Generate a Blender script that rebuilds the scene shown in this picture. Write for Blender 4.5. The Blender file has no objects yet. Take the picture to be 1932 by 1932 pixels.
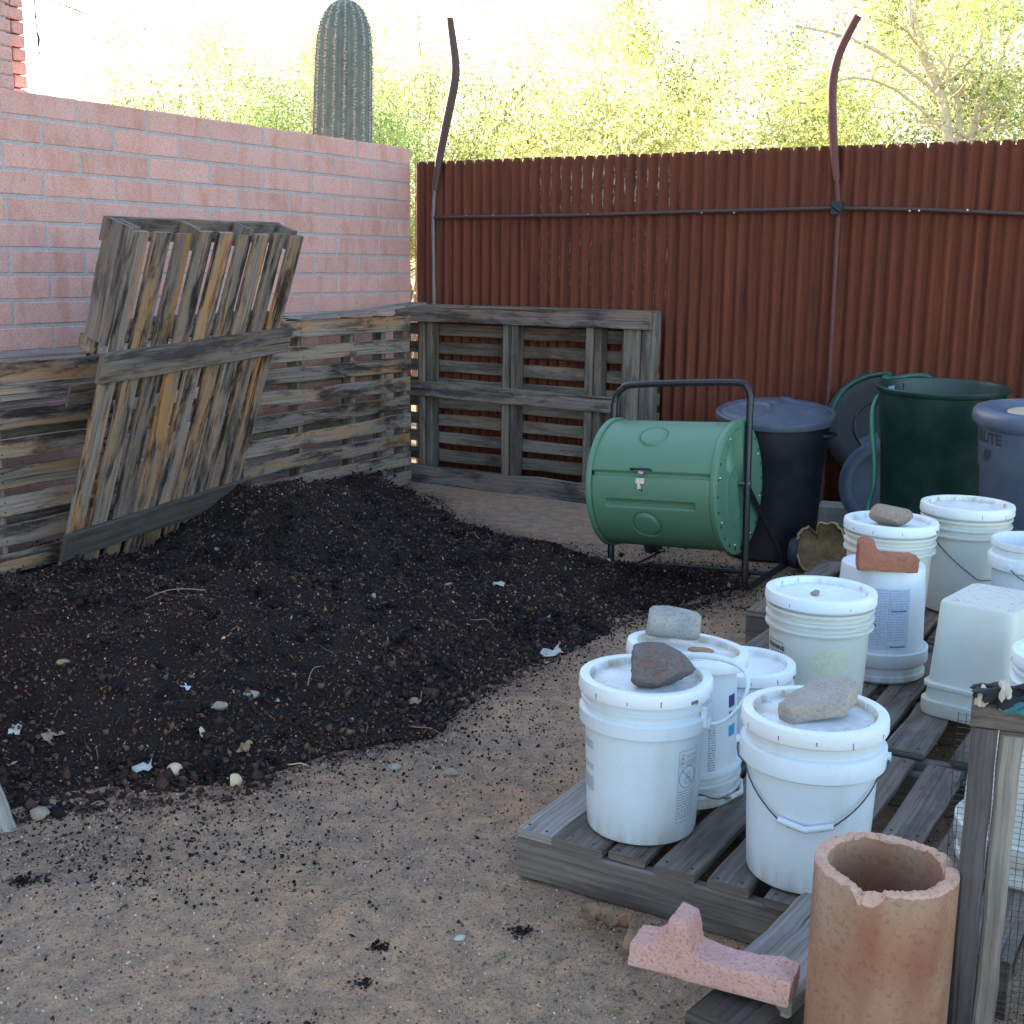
import bpy, math, random
import numpy as np
from mathutils import Vector, Matrix, Euler, noise as mnoise
R = math.radians
rng = np.random.default_rng(7)
random.seed(7)
sc = bpy.context.scene
col = sc.collection
# ------------------------------------------------------------------ camera
cam = bpy.data.cameras.new("camera")
co = bpy.data.objects.new("camera", cam); col.objects.link(co)
cam.sensor_width = 36.0; cam.lens = 36.0 * 2316.0 / 1932.0
cam.clip_start = 0.05; cam.clip_end = 2000
P_, RO = R(11.4), R(0.7)
fw = Vector((0, math.cos(P_), -math.sin(P_))); r0 = Vector((1, 0, 0)); u0 = r0.cross(fw)
cr = r0 * math.cos(RO) + u0 * math.sin(RO); cu = u0 * math.cos(RO) - r0 * math.sin(RO)
m = Matrix.Identity(4)
for i in range(3):
    m[i][0] = cr[i]; m[i][1] = cu[i]; m[i][2] = -fw[i]
m[2][3] = 1.47
co.matrix_world = m
sc.camera = co
# ------------------------------------------------------------------ light
SUN_AZ, SUN_EL = -42.0, 15.0       # azimuth clockwise from +Y
w = bpy.data.worlds.new("World"); sc.world = w; w.use_nodes = True
nt = w.node_tree; nt.nodes.clear()
sky = nt.nodes.new("ShaderNodeTexSky"); sky.sky_type = 'NISHITA'; sky.sun_disc = False
sky.sun_elevation = R(SUN_EL); sky.sun_rotation = R(SUN_AZ); sky.dust_density = 1.0
bg = nt.nodes.new("ShaderNodeBackground"); bg.inputs[1].default_value = 0.15
wo = nt.nodes.new("ShaderNodeOutputWorld")
nt.links.new(sky.outputs[0], bg.inputs[0]); nt.links.new(bg.outputs[0], wo.inputs[0])
sl = bpy.data.lights.new("sun", 'SUN'); sl.energy = 5.0; sl.angle = R(0.5); sl.color = (1, .9, .74)
so = bpy.data.objects.new("sun", sl); col.objects.link(so)
sd = Vector((math.sin(R(SUN_AZ)) * math.cos(R(SUN_EL)), math.cos(R(SUN_AZ)) * math.cos(R(SUN_EL)), math.sin(R(SUN_EL))))
so.rotation_euler = sd.to_track_quat('Z', 'Y').to_euler(); so.location = (-10, 12, 6)
sc.view_settings.view_transform = 'Standard'; sc.view_settings.look = 'None'
sc.view_settings.exposure = 2.28; sc.view_settings.gamma = 1.0
sc.cycles.max_bounces = 8
# ------------------------------------------------------------------ site axes
D1 = Vector((math.sin(R(30.5)), math.cos(R(30.5)), 0)); D2 = Vector((math.cos(R(30.5)), -math.sin(R(30.5)), 0))
WC = Vector((-0.709, 8.544, 0))
Z3 = Vector((0, 0, 1))
def frame(o, x, y, z=None):
    x = Vector(x).normalized(); y = Vector(y); z = Vector(z) if z else x.cross(y)
    z.normalize(); y = z.cross(x)
    M = Matrix.Identity(4)
    for i in range(3):
        M[i][0] = x[i]; M[i][1] = y[i]; M[i][2] = z[i]; M[i][3] = o[i]
    return M
# ------------------------------------------------------------------ materials
class NT:
    def __init__(s, name):
        s.m = bpy.data.materials.new(name); s.m.use_nodes = True
        s.t = s.m.node_tree; s.b = s.t.nodes["Principled BSDF"]; s.out = s.t.nodes["Material Output"]
    def n(s, typ, **k):
        x = s.t.nodes.new(typ)
        for a, b in k.items(): setattr(x, a, b)
        return x
    def l(s, a, b): s.t.links.new(a, b)
    def put(s, sock, v):
        if hasattr(v, 'links'): s.l(v, sock)
        elif v is not None:
            if isinstance(v, (tuple, list)) and len(v) == 3 and sock.type == 'RGBA': v = (*v, 1)
            sock.default_value = v
    def co(s, kind='Object', sc_=(1, 1, 1), loc=(0, 0, 0)):
        if kind == 'UV': src = s.n("ShaderNodeUVMap").outputs[0]
        elif kind == 'World': src = s.n("ShaderNodeNewGeometry").outputs['Position']
        else: src = s.n("ShaderNodeTexCoord").outputs[kind]
        mp = s.n("ShaderNodeMapping"); s.l(src, mp.inputs[0]); mp.inputs[3].default_value = sc_; mp.inputs[1].default_value = loc
        return mp.outputs[0]
    def noise(s, vec, scale, detail=4, rough=.6, dist=0, color=False):
        x = s.n("ShaderNodeTexNoise"); s.put(x.inputs['Vector'], vec)
        x.inputs['Scale'].default_value = scale; x.inputs['Detail'].default_value = detail
        x.inputs['Roughness'].default_value = rough; x.inputs['Distortion'].default_value = dist
        return x.outputs[1 if color else 0]
    def ramp(s, fac, stops):
        x = s.n("ShaderNodeValToRGB"); s.put(x.inputs[0], fac); e = x.color_ramp.elements
        while len(e) < len(stops): e.new(.5)
        for i, (p, c) in enumerate(stops):
            e[i].position = p; c = (c, c, c) if isinstance(c, (int, float)) else c; e[i].color = (*c, 1)
        return x.outputs[0]
    def mix(s, fac, a, b, mode='MIX'):
        x = s.n("ShaderNodeMix", data_type='RGBA', blend_type=mode)
        s.put(x.inputs[0], fac); s.put(x.inputs[6], a); s.put(x.inputs[7], b); return x.outputs[2]
    def math(s, op, a, b=0, clamp=False):
        x = s.n("ShaderNodeMath", operation=op, use_clamp=clamp); s.put(x.inputs[0], a); s.put(x.inputs[1], b); return x.outputs[0]
    def sep(s, v):
        x = s.n("ShaderNodeSeparateXYZ"); s.l(v, x.inputs[0]); return x.outputs
    def island(s): return s.n("ShaderNodeNewGeometry").outputs['Random Per Island']
    def fin(s, c=None, rough=None, bump=None, bs=.5, bd=.01, metal=0, spec=None):
        if c is not None: s.put(s.b.inputs['Base Color'], c)
        if rough is not None: s.put(s.b.inputs['Roughness'], rough)
        s.b.inputs['Metallic'].default_value = metal
        if spec is not None: s.b.inputs['Specular IOR Level'].default_value = spec
        if bump is not None:
            x = s.n("ShaderNodeBump"); x.inputs['Strength'].default_value = bs; x.inputs['Distance'].default_value = bd
            s.l(bump, x.inputs['Height']); s.l(x.outputs[0], s.b.inputs['Normal'])
        return s.m
def wood_mat(name, base, dark, warm, warm_amt=.4, dark_amt=.45, rough=.9, crack=1.0):
    k = NT(name); uv = k.co('UV')
    g = k.noise(k.co('UV', (1.3, 85, 1)), 1, 5, .7, .08)
    st = k.noise(k.co('UV', (1.1, 10, 1)), 1, 5, .68, .12)
    st2 = k.noise(k.co('UV', (2.2, 11, 1), (17, 5, 0)), 1, 5, .7, .2)
    bl = k.noise(k.co('UV', (4, 11, 1), (3, 9, 0)), 1, 3, .6, .2)
    c = k.mix(k.ramp(g, [(.3, 0), (.7, 1)]), [x * .55 for x in base], [min(1, x * 1.5) for x in base])
    c = k.mix(k.math('MULTIPLY', k.ramp(st, [(.48, 0), (.62, 1)]), warm_amt), c, warm)
    c = k.mix(k.math('MULTIPLY', k.ramp(st2, [(.47, 0), (.60, 1)]), dark_amt), c, dark)
    c = k.mix(k.math('MULTIPLY', k.ramp(bl, [(.62, 0), (.72, 1)]), .6), c, dark)
    tone = k.n("ShaderNodeMapRange"); k.l(k.island(), tone.inputs[0]); tone.inputs[3].default_value = .72; tone.inputs[4].default_value = 1.2
    cc = k.n("ShaderNodeCombineColor")
    for i in range(3): k.l(tone.outputs[0], cc.inputs[i])
    c = k.mix(1.0, c, cc.outputs[0], 'MULTIPLY')
    ck = k.ramp(k.noise(k.co('UV', (.8, 48, 1), (0, 40, 0)), 1, 4, .55, .12), [(.32, 0), (.37, 1)])
    c = k.mix(ck, [x * .25 for x in base], c)
    h = k.math('ADD', g, k.math('MULTIPLY', ck, 1.5 * crack))
    return k.fin(c, rough, h, .7, .003, spec=.2)
M = {}
M['wood'] = wood_mat('weathered_grey_wood', (.18, .148, .128), (.028, .021, .022), (.24, .135, .07), .45, .75)
M['wood2'] = wood_mat('stained_slats', (.25, .195, .158), (.026, .020, .02), (.42, .215, .085), .85, .9)
M['wood4'] = wood_mat('streaked_slats', (.235, .185, .150), (.024, .018, .018), (.46, .215, .075), .95, .95)
M['wood3'] = wood_mat('grey_green_slats', (.165, .142, .120), (.037, .028, .025), (.23, .14, .075), .4, .6)
M['deck'] = wood_mat('deck_boards', (.165, .14, .12), (.04, .033, .032), (.18, .125, .085), .45, .5, crack=1.6)
M['grey'] = wood_mat('silver_wood', (.29, .26, .235), (.07, .06, .055), (.25, .2, .13), .25, .3, crack=2.2)
M['darkwood2'] = wood_mat('dark_grey_post', (.11, .10, .10), (.04, .035, .035), (.12, .09, .07), .3, .4)
M['darkwood'] = wood_mat('dark_wood', (.085, .07, .06), (.02, .017, .016), (.12, .08, .05), .3, .4)
def brick_mat(name, a, b, c_):
    k = NT(name); v = k.co('World')
    n1 = k.noise(v, 3.2, 4, .6); n2 = k.noise(k.co('World', (1, 1, .35)), 9, 4, .6); n3 = k.noise(v, 160, 3, .7)
    c = k.mix(k.ramp(n1, [(.4, 0), (.62, 1)]), a, b)
    c = k.mix(k.math('MULTIPLY', k.ramp(n2, [(.50, 0), (.64, 1)]), .65), c, c_)
    tone = k.n("ShaderNodeMapRange"); k.l(k.island(), tone.inputs[0]); tone.inputs[3].default_value = .93; tone.inputs[4].default_value = 1.06
    cc = k.n("ShaderNodeCombineColor")
    for i in range(3): k.l(tone.outputs[0], cc.inputs[i])
    c = k.mix(1.0, c, cc.outputs[0], 'MULTIPLY')
    c = k.mix(k.ramp(n3, [(.3, .6), (.5, 0)]), c, (.12, .06, .05))
    return k.fin(c, .95, k.math('ADD', n3, n2), .5, .004, spec=.1)
M['brick'] = brick_mat('pink_block', (.64, .345, .29), (.66, .38, .33), (.56, .25, .185))
M['pinkblock'] = brick_mat('pink_concrete', (.54, .30, .255), (.58, .36, .315), (.47, .24, .20))
M['redbrick'] = brick_mat('red_clay_brick', (.36, .14, .09), (.40, .18, .12), (.26, .09, .06))
k = NT('mortar'); v = k.co('World'); n = k.noise(v, 60, 4, .7)
M['mortar'] = k.fin(k.ramp(n, [(.3, (.33, .29, .28)), (.7, (.47, .42, .41))]), .95, n, .6, .006, spec=.1)
# rust
k = NT('rusty_corrugated'); v = k.co('Object'); xyz = k.sep(v)
s1 = k.noise(k.co('Object', (1, 1, .04)), 26, 4, .6); s2 = k.noise(k.co('Object', (1, 1, .3)), 9, 5, .65); s3 = k.noise(v, 220, 3, .7)
c = k.mix(k.ramp(s1, [(.35, 0), (.7, 1)]), (.070, .020, .014), (.215, .060, .030))
c = k.mix(k.ramp(s2, [(.35, 0), (.65, 1)]), c, (.15, .040, .02))
c = k.mix(k.ramp(s3, [(.3, .45), (.6, 0)]), c, (.03, .014, .012))
s4 = k.noise(k.co('Object', (1, 1, .02), (5, 0, 0)), 30, 2, .5)
c = k.mix(k.math('MULTIPLY', k.ramp(s4, [(.68, 0), (.74, 1)]), .4), c, (.30, .10, .03))
# pale mineral flakes in the valleys of the second sheet
wv = k.math('SINE', k.math('MULTIPLY', xyz[0], 2 * math.pi / .0738))
fl = k.noise(k.co('Object', (1, 1, .45)), 42, 5, .8)
msk = k.math('MULTIPLY', k.ramp(wv, [(.0, 0), (.45, 0), (.9, 1)]), k.ramp(fl, [(.53, 0), (.57, 1)]))
def band(sock, a, b, f):
    return k.math('MULTIPLY', k.ramp(k.math('SUBTRACT', sock, a), [(0, 0), (f, 1)]), k.ramp(k.math('SUBTRACT', b, sock), [(0, 0), (f, 1)]))
hi = k.math('MULTIPLY', band(xyz[0], .88, 1.95, .08), k.math('MAXIMUM', band(xyz[2], 1.80, 2.10, .06), k.math('MULTIPLY', band(xyz[2], 1.1, 1.85, .2), .35)))
msk = k.math('MULTIPLY', msk, hi)
c = k.mix(msk, c, (.6, .52, .42))
M['rust'] = k.fin(c, .8, s3, .3, .002, spec=.25)
def simple(name, c, rough=.5, metal=0, ns=80, amt=.25, bd=.0015, spec=None, dirt=None, ds=6):
    k = NT(name); v = k.co('Object'); n = k.noise(v, ns, 4, .65); n2 = k.noise(v, ds, 4, .65)
    cc = k.mix(n, [x * (1 - amt) for x in c], [min(1, x * (1 + amt)) for x in c])
    if dirt: cc = k.mix(k.ramp(n2, [(.45, 0), (.75, .6)]), cc, dirt)
    r_ = k.math('ADD', k.math('MULTIPLY', n2, .25), rough - .12, True)
    return k.fin(cc, r_, n, .4, bd, metal, spec)
M['pipe'] = simple('rusty_pipe', (.075, .045, .04), .6, .3, 60, .5)
M['pipered'] = simple('red_rust_pipe', (.13, .045, .038), .7, .1, 60, .4)
M['galv'] = simple('galvanised', (.17, .165, .17), .55, .4, 50, .3)
M['black_tube'] = simple('black_tube', (.012, .013, .018), .38, 0, 60, .3, .0005)
M['rubber'] = simple('rubber', (.014, .02, .032), .6)
M['steel'] = simple('steel', (.55, .55, .56), .3, 1.0, 60, .2, .0004)
M['green'] = simple('tumbler_green', (.095, .205, .125), .45, 0, 400, .14, .0008, None, (.10, .18, .12), 3)
M['greendk'] = simple('dark_green_plastic', (.004, .030, .022), .42, 0, 30, .3, .001, None, (.03, .05, .045), 9)
M['greyplastic'] = simple('blue_grey_plastic', (.07, .095, .145), .45, 0, 30, .15, .001, None, (.13, .14, .17), 7)
M['lidgrey'] = simple('dark_grey_lid', (.052, .065, .095), .5, 0, 30, .2, .001, None, (.12, .125, .14), 9)
M['blackplastic'] = simple('black_plastic', (.010, .011, .016), .5, 0, 30, .3, .001, None, (.03, .03, .035), 9)
M['hose'] = simple('green_hose', (.04, .19, .115), .45, 0, 60, .2)
M['hosedark'] = simple('dark_green_hose', (.012, .085, .06), .45, 0, 60, .2)
M['hosepale'] = simple('pale_hose', (.16, .30, .22), .45)
M['dusty'] = simple('dusty_top', (.42, .33, .24), .8, 0, 20, .4)
k = NT('white_pail'); v = k.co('Object'); n = k.noise(v, 5, 4, .65); n2 = k.noise(v, 120, 3, .7); n3 = k.noise(k.co('Object', (1, 1, .2)), 20, 4, .6)
c = k.mix(k.ramp(n, [(.4, 0), (.75, .5)]), (.63, .70, .76), (.60, .61, .56))
c = k.mix(k.ramp(n2, [(.66, 0), (.74, .5)]), c, (.30, .26, .2)); c = k.mix(k.ramp(n3, [(.52, 0), (.75, .3)]), c, (.50, .46, .39))
sc_ = k.noise(k.co('Object', (1, 1, .06)), 75, 4, .7); c = k.mix(k.ramp(sc_, [(.62, 0), (.72, .18)]), c, (.45, .42, .38))
low = k.math('MULTIPLY', k.ramp(k.sep(v)[2], [(0, 1), (.07, 0)]), k.ramp(n3, [(.35, 0), (.6, .7)])); c = k.mix(low, c, (.36, .29, .22))
M['pail'] = k.fin(c, .42, n2, .15, .0008); k.b.inputs['Subsurface Weight'].default_value = .0
k = NT('cream_pail'); v = k.co('Object'); n = k.noise(v, 5, 4, .65); n2 = k.noise(v, 120, 3, .7)
c = k.mix(k.ramp(n, [(.35, 0), (.7, .7)]), (.62, .64, .60), (.56, .54, .45)); c = k.mix(k.ramp(n2, [(.66, 0), (.74, .5)]), c, (.25, .2, .15))
M['pailc'] = k.fin(c, .45, n2, .15, .0008)
def lid_mat(name, base, dirtc, amt):
    k = NT(name); v = k.co('Object'); s = k.sep(v)
    rr = k.math('SQRT', k.math('ADD', k.math('POWER', s[0], 2), k.math('POWER', s[1], 2)))
    n = k.noise(v, 11, 5, .7); n2 = k.noise(v, 70, 4, .75)
    ring = k.ramp(k.math('MULTIPLY', rr, 6.0), [(.30, .25), (.66, .8), (.77, 1), (.80, .08)])
    msk = k.math('MULTIPLY', ring, k.ramp(n, [(.38, 0), (.62, 1)]))
    msk = k.math('MULTIPLY', msk, amt, True)
    c = k.mix(msk, base, dirtc)
    c = k.mix(k.math('MULTIPLY', k.ramp(n2, [(.63, 0), (.72, 1)]), .45), c, (.30, .24, .18))
    return k.fin(c, .45, n2, .2, .001)
M['lid'] = lid_mat('white_lid', (.75, .79, .82), (.46, .36, .24), 1.0)
M['lidclean'] = lid_mat('cleaner_white_lid', (.74, .81, .86), (.45, .38, .27), .55)
M['ink'] = simple('black_print', (.03, .035, .05), .5)
M['inkgrey'] = simple('faded_print', (.28, .31, .36), .5)
M['inkblue'] = simple('blue_print', (.07, .16, .38), .5)
M['navy'] = simple('navy_print', (.03, .04, .18), .5)
M['cyan'] = simple('cyan_print', (.03, .30, .55), .5)
M['paleblue'] = simple('pale_blue_label', (.50, .58, .70), .5)
M['yellowpatch'] = simple('pale_yellow_patch', (.60, .62, .46), .5)
M['gap'] = simple('slot_dark', (.05, .04, .035), .8)
M['wire'] = simple('handle_wire', (.10, .10, .11), .4, .8)
M['slot'] = simple('brown_slot', (.16, .14, .12), .8)  # dark brown of the thin boxes that stand for lid slots
def stone(name, a, b, s=14):
    k = NT(name); v = k.co('Object'); n = k.noise(v, s, 5, .7); n2 = k.noise(v, 130, 4, .7)
    c = k.mix(k.ramp(n, [(.38, 0), (.62, 1)]), a, b); c = k.mix(k.ramp(n2, [(.35, .5), (.5, 0)]), c, [x * .45 for x in a])
    return k.fin(c, .9, k.math('ADD', n2, n), .7, .004, spec=.15)
M['rock_brown'] = stone('brown_rock', (.17, .11, .085), (.15, .15, .16))
M['rock_grey'] = stone('grey_stone', (.26, .27, .26), (.36, .35, .32))
M['rock_tan'] = stone('tan_stone', (.34, .27, .21), (.27, .22, .17))
M['conc'] = stone('concrete_chunk', (.42, .37, .32), (.36, .31, .27))
M['sandstone'] = stone('orange_stone', (.40, .22, .12), (.3, .2, .13))
k = NT('terracotta'); v = k.co('Object'); n = k.noise(k.co('Object', (1, 1, .7)), 5.5, 4, .55); n2 = k.noise(v, 90, 3, .7)
n4 = k.noise(k.co('Object', (1, 1, .25), (3, 3, 0)), 7, 3, .5)
c = k.ramp(n, [(.34, (.33, .155, .09)), (.5, (.34, .205, .135)), (.66, (.40, .29, .215))])
c = k.mix(k.ramp(n2, [(.34, .5), (.48, 0)]), c, (.16, .085, .055))
c = k.mix(k.ramp(n4, [(.52, 0), (.68, .8)]), c, (.20, .062, .042))
M['terra'] = k.fin(c, .8, n2, .25, .002, spec=.2)
k = NT('terracotta_break'); v = k.co('Object'); n = k.noise(v, 90, 4, .75)
M['terrabreak'] = k.fin(k.ramp(n, [(.32, (.25, .12, .08)), (.42, (.55, .33, .24)), (.7, (.62, .40, .30))]), .95, n, .8, .005, spec=.1)
# ground
k = NT('sandy_ground'); v = k.co('World'); n = k.noise(v, 1.3, 4, .6); n2 = k.noise(v, 14, 5, .7); n3 = k.noise(v, 150, 4, .75); n5 = k.noise(v, 420, 2, .6)
c = k.mix(k.ramp(n, [(.4, 0), (.6, 1)]), (.62, .37, .215), (.53, .35, .225))
c = k.mix(k.ramp(n2, [(.42, .55), (.60, 0)]), c, (.22, .175, .14))
c = k.mix(k.ramp(n3, [(.36, .6), (.48, 0)]), c, (.07, .055, .05)); c = k.mix(k.ramp(n3, [(.60, 0), (.72, .6)]), c, (.40, .35, .30))
c = k.mix(k.ramp(n5, [(.3, .5), (.45, 0)]), c, (.12, .09, .075))
at_ = k.n("ShaderNodeAttribute"); at_.attribute_name = "fines"
stn = k.math('MULTIPLY', at_.outputs['Fac'], k.ramp(k.noise(v, 26, 5, .75), [(.36, .15), (.62, 1)]))
c = k.mix(k.math('MINIMUM', stn, .85), c, (.075, .058, .050))
M['ground'] = k.fin(c, .97, k.math('ADD', n3, k.math('MULTIPLY', n2, 2)), .9, .008, spec=.1)
k = NT('compost'); v = k.co('World'); n = k.noise(v, 3, 4, .7); n3 = k.noise(v, 110, 4, .8)
c = k.ramp(k.math('ADD', k.math('MULTIPLY', n, .3), k.math('MULTIPLY', n3, .7)), [(.3, (.009, .007, .007)), (.5, (.032, .024, .021)), (.68, (.08, .058, .048))])
M['compost'] = k.fin(c, .97, n3, 1, .02, spec=.1)
def vcol(name, rough=.9, spec=.15, trans=0):
    k = NT(name); a = k.n("ShaderNodeAttribute"); a.attribute_name = "Col"
    mm = k.fin(a.outputs[0], rough, spec=spec)
    if trans:
        tr = k.n("ShaderNodeBsdfTranslucent"); k.l(a.outputs[0], tr.inputs[0]); df = k.n("ShaderNodeBsdfDiffuse"); k.l(a.outputs[0], df.inputs[0])
        mx = k.n("ShaderNodeMixShader"); mx.inputs[0].default_value = trans; k.l(df.outputs[0], mx.inputs[1]); k.l(tr.outputs[0], mx.inputs[2])
        k.l(mx.outputs[0], k.out.inputs[0])
    return mm
M['bits'] = vcol('loose_bits'); M['leaf'] = vcol('sunlit_leaves', trans=.65)
M['bark_pale'] = simple('pale_bark', (.62, .52, .40), .9, 0, 40, .4)
M['bark'] = simple('brown_bark', (.24, .18, .12), .9, 0, 40, .4)
k = NT('saguaro_skin'); v = k.co('Object'); n = k.noise(v, 14, 4, .6)
M['cactus'] = k.fin(k.ramp(n, [(.35, (.085, .125, .115)), (.7, (.14, .19, .16))]), .6)
M['spine'] = simple('spines', (.42, .36, .27), .7)
M['eggshell'] = simple('eggshell', (.55, .42, .26), .6); M['paper'] = simple('paper', (.42, .41, .38), .7, 0, 30, .4)
M['dryleaf'] = simple('dry_leaf', (.27, .16, .085), .8, 0, 20, .5); M['teal'] = simple('teal_cloth', (.02, .13, .15), .6)
M['blackcloth'] = simple('black_cloth', (.015, .015, .02), .9); M['creamcloth'] = simple('cream_cloth', (.5, .46, .36), .9)
M['twig'] = simple('twig_bark', (.26, .19, .13), .9); M['vine'] = simple('dark_vine', (.05, .055, .05), .9)
# ------------------------------------------------------------------ mesh building
class MB:
    def __init__(s): s.v = []; s.f = []; s.uv = []; s.mi = []; s.sm = []
    def add(s, vs, fs, uvs=None, mi=0, smooth=False, X=None):
        b = len(s.v)
        s.v += [tuple(X @ Vector(p)) if X else tuple(p) for p in vs]
        for j, f in enumerate(fs):
            s.f.append([b + i for i in f]); s.mi.append(mi); s.sm.append(smooth)
            s.uv += (uvs[j] if uvs else [(0, 0)] * len(f))
    def box(s, X, lx, ly, lz, mi=0):      # centred box
        p = [(a * lx / 2, b * ly / 2, c * lz / 2) for a in (-1, 1) for b in (-1, 1) for c in (-1, 1)]
        s.add(p, [(0, 1, 3, 2), (4, 6, 7, 5), (0, 4, 5, 1), (2, 3, 7, 6), (0, 2, 6, 4), (1, 5, 7, 3)], None, mi, False, X)
    def board(s, X, L, W, T, n=7, wob=.004, warp=.0, mi=0, seed=None):
        """plank along local x from 0..L, width along y (centred), thickness along z (centred), rounded edges"""
        rd = random.Random(seed if seed is not None else random.random())
        u0, v0 = rd.uniform(0, 60), rd.uniform(0, 60)
        b = min(W, T) * .16; hw, ht = W / 2, T / 2
        prof = [(-hw + b, -ht), (hw - b, -ht), (hw, -ht + b), (hw, ht - b), (hw - b, ht), (-hw + b, ht), (-hw, ht - b), (-hw, -ht + b)]
        per = [0]
        for i in range(8):
            a, c = prof[i], prof[(i + 1) % 8]; per.append(per[-1] + math.hypot(a[0] - c[0], a[1] - c[1]))
        vs = []; fs = []; uv = []
        ph = rd.uniform(0, 6.28)
        ed = [rd.uniform(-1, 1) for _ in range(4)]
        for i in range(n + 1):
            x = L * i / n
            oy = rd.uniform(-wob, wob); oz = rd.uniform(-wob, wob) * .4 + warp * math.sin(ph + 3.1 * i / n)
            ws = 1 + rd.uniform(-1, 1) * wob / W * 1.5
            for q, (a, c) in enumerate(prof):
                xx = x
                if i in (0, n): xx += (rd.uniform(-.5, .5)) * wob
                vs.append((xx, a * ws + oy, c + oz))
        for i in range(n):
            for q in range(8):
                r_ = (q + 1) % 8; A = i * 8
                fs.append((A + q, A + 8 + q, A + 8 + r_, A + r_))
                x0, x1 = u0 + L * i / n, u0 + L * (i + 1) / n
                uv.append([(x0, v0 + per[q]), (x1, v0 + per[q]), (x1, v0 + per[q + 1]), (x0, v0 + per[q + 1])])
        for A, rev in ((0, False), (n * 8, True)):
            f = [A + q for q in range(8)]
            if rev: pass
            else: pass
            if rev: f = f[::-1]
            fs.append(f if not rev else f[::1])
            uv.append([(u0 + vs[i][1] * .15, v0 + vs[i][2] * 3) for i in f])
        s.add(vs, [tuple(f) for f in fs], uv, mi, False, X)
    def plank(s, a, b, up, W, T, **k):
        a = Vector(a); b = Vector(b); x = (b - a); z = Vector(up)
        z = (z - x.normalized() * z.dot(x.normalized())).normalized()
        s.board(frame(a, x, z.cross(x.normalized()), z), x.length, W, T, **k)
    def tube(s, pts, r, n=8, mi=0, caps=True, smooth_pts=0):
        pts = [Vector(p) for p in pts]
        if smooth_pts:
            q = []
            P = [pts[0]] + pts + [pts[-1]]
            rr = r if isinstance(r, (list, tuple)) else [r] * len(pts); nr = []
            for i in range(len(pts) - 1):
                for j in range(smooth_pts):
                    t = j / smooth_pts; a, b, c, d = P[i], P[i + 1], P[i + 2], P[i + 3]
                    q.append(.5 * ((2 * b) + (c - a) * t + (2 * a - 5 * b + 4 * c - d) * t * t + (3 * b - 3 * c + d - a) * t ** 3))
                    nr.append(rr[i] * (1 - t) + rr[i + 1] * t)
            q.append(pts[-1]); nr.append(rr[-1]); pts = q; r = nr
        rs = r if isinstance(r, (list, tuple)) else [r] * len(pts)
        vs = []; fs = []; up = Vector((.12, .33, 1)).normalized(); prev = None; L = 0; uv = []; Ls = []
        for i, p in enumerate(pts):
            t = (pts[min(i + 1, len(pts) - 1)] - pts[max(i - 1, 0)]).normalized()
            a = prev if prev is not None else (up if abs(t.dot(up)) < .95 else Vector((1, 0, 0)))
            x = (a - t * a.dot(t)).normalized(); y = t.cross(x); prev = x
            if i: L += (p - pts[i - 1]).length
            Ls.append(L)
            for j in range(n):
                an = 2 * math.pi * j / n
                vs.append(p + x * rs[i] * math.cos(an) + y * rs[i] * math.sin(an))
        for i in range(len(pts) - 1):
            for j in range(n):
                k2 = (j + 1) % n
                fs.append((i * n + j, i * n + k2, (i + 1) * n + k2, (i + 1) * n + j))
                uv.append([(Ls[i], j / n * .2), (Ls[i], (j + 1) / n * .2), (Ls[i + 1], (j + 1) / n * .2), (Ls[i + 1], j / n * .2)])
        s.add(vs, fs, uv, mi, True)
        if caps:
            m_ = len(pts) - 1
            s.add([vs[j] for j in range(n)][::-1] + [vs[m_ * n + j] for j in range(n)], [tuple(range(n)), tuple(range(n, 2 * n))], None, mi)
    def lathe(s, prof, n=48, mi=0, X=None, smooth=True, close=False, jag=None):
        vs = []; fs = []; k_ = len(prof); uv = []
        for j in range(n):
            a = 2 * math.pi * j / n; ca, sa = math.cos(a), math.sin(a)
            for i, (r, z) in enumerate(prof):
                dz = jag(a, i) if jag else 0
                vs.append((r * ca, r * sa, z + dz))
        for j in range(n):
            j2 = (j + 1) % n
            for i in range(k_ - 1 + (1 if close else 0)):
                i2 = (i + 1) % k_
                if prof[i][0] < 1e-6 and prof[i2][0] < 1e-6: continue
                fs.append((j * k_ + i, j2 * k_ + i, j2 * k_ + i2, j * k_ + i2))
                uv.append([(prof[i][1], j / n), (prof[i][1], (j + 1) / n), (prof[i2][1], (j + 1) / n), (prof[i2][1], j / n)])
        s.add(vs, fs, uv, mi, smooth, X)
    def obj(s, name, mats, parent=None, X=None, weld=False):
        me = bpy.data.meshes.new(name); me.from_pydata(s.v, [], s.f)
        uvl = me.uv_layers.new(name="UVMap")
        if len(s.uv) == len(me.loops): uvl.data.foreach_set('uv', np.array(s.uv, dtype=np.float32).ravel())
        me.polygons.foreach_set('material_index', s.mi); me.polygons.foreach_set('use_smooth', s.sm)
        for mm in (mats if isinstance(mats, (list, tuple)) else [mats]): me.materials.append(M[mm] if isinstance(mm, str) else mm)
        me.update()
        o = bpy.data.objects.new(name, me); col.objects.link(o)
        if parent: o.parent = parent
        if X is not None: o.matrix_local = X
        return o
def autosmooth(o, ang=35):
    me = o.data
    import bmesh
    bm = bmesh.new(); bm.from_mesh(me); bmesh.ops.remove_doubles(bm, verts=bm.verts, dist=1e-5)
    bmesh.ops.recalc_face_normals(bm, faces=bm.faces)
    for f in bm.faces: f.smooth = True
    for e in bm.edges:
        if len(e.link_faces) == 2 and e.calc_face_angle(0) > R(ang): e.smooth = False
    bm.to_mesh(me); bm.free(); return o
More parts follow.
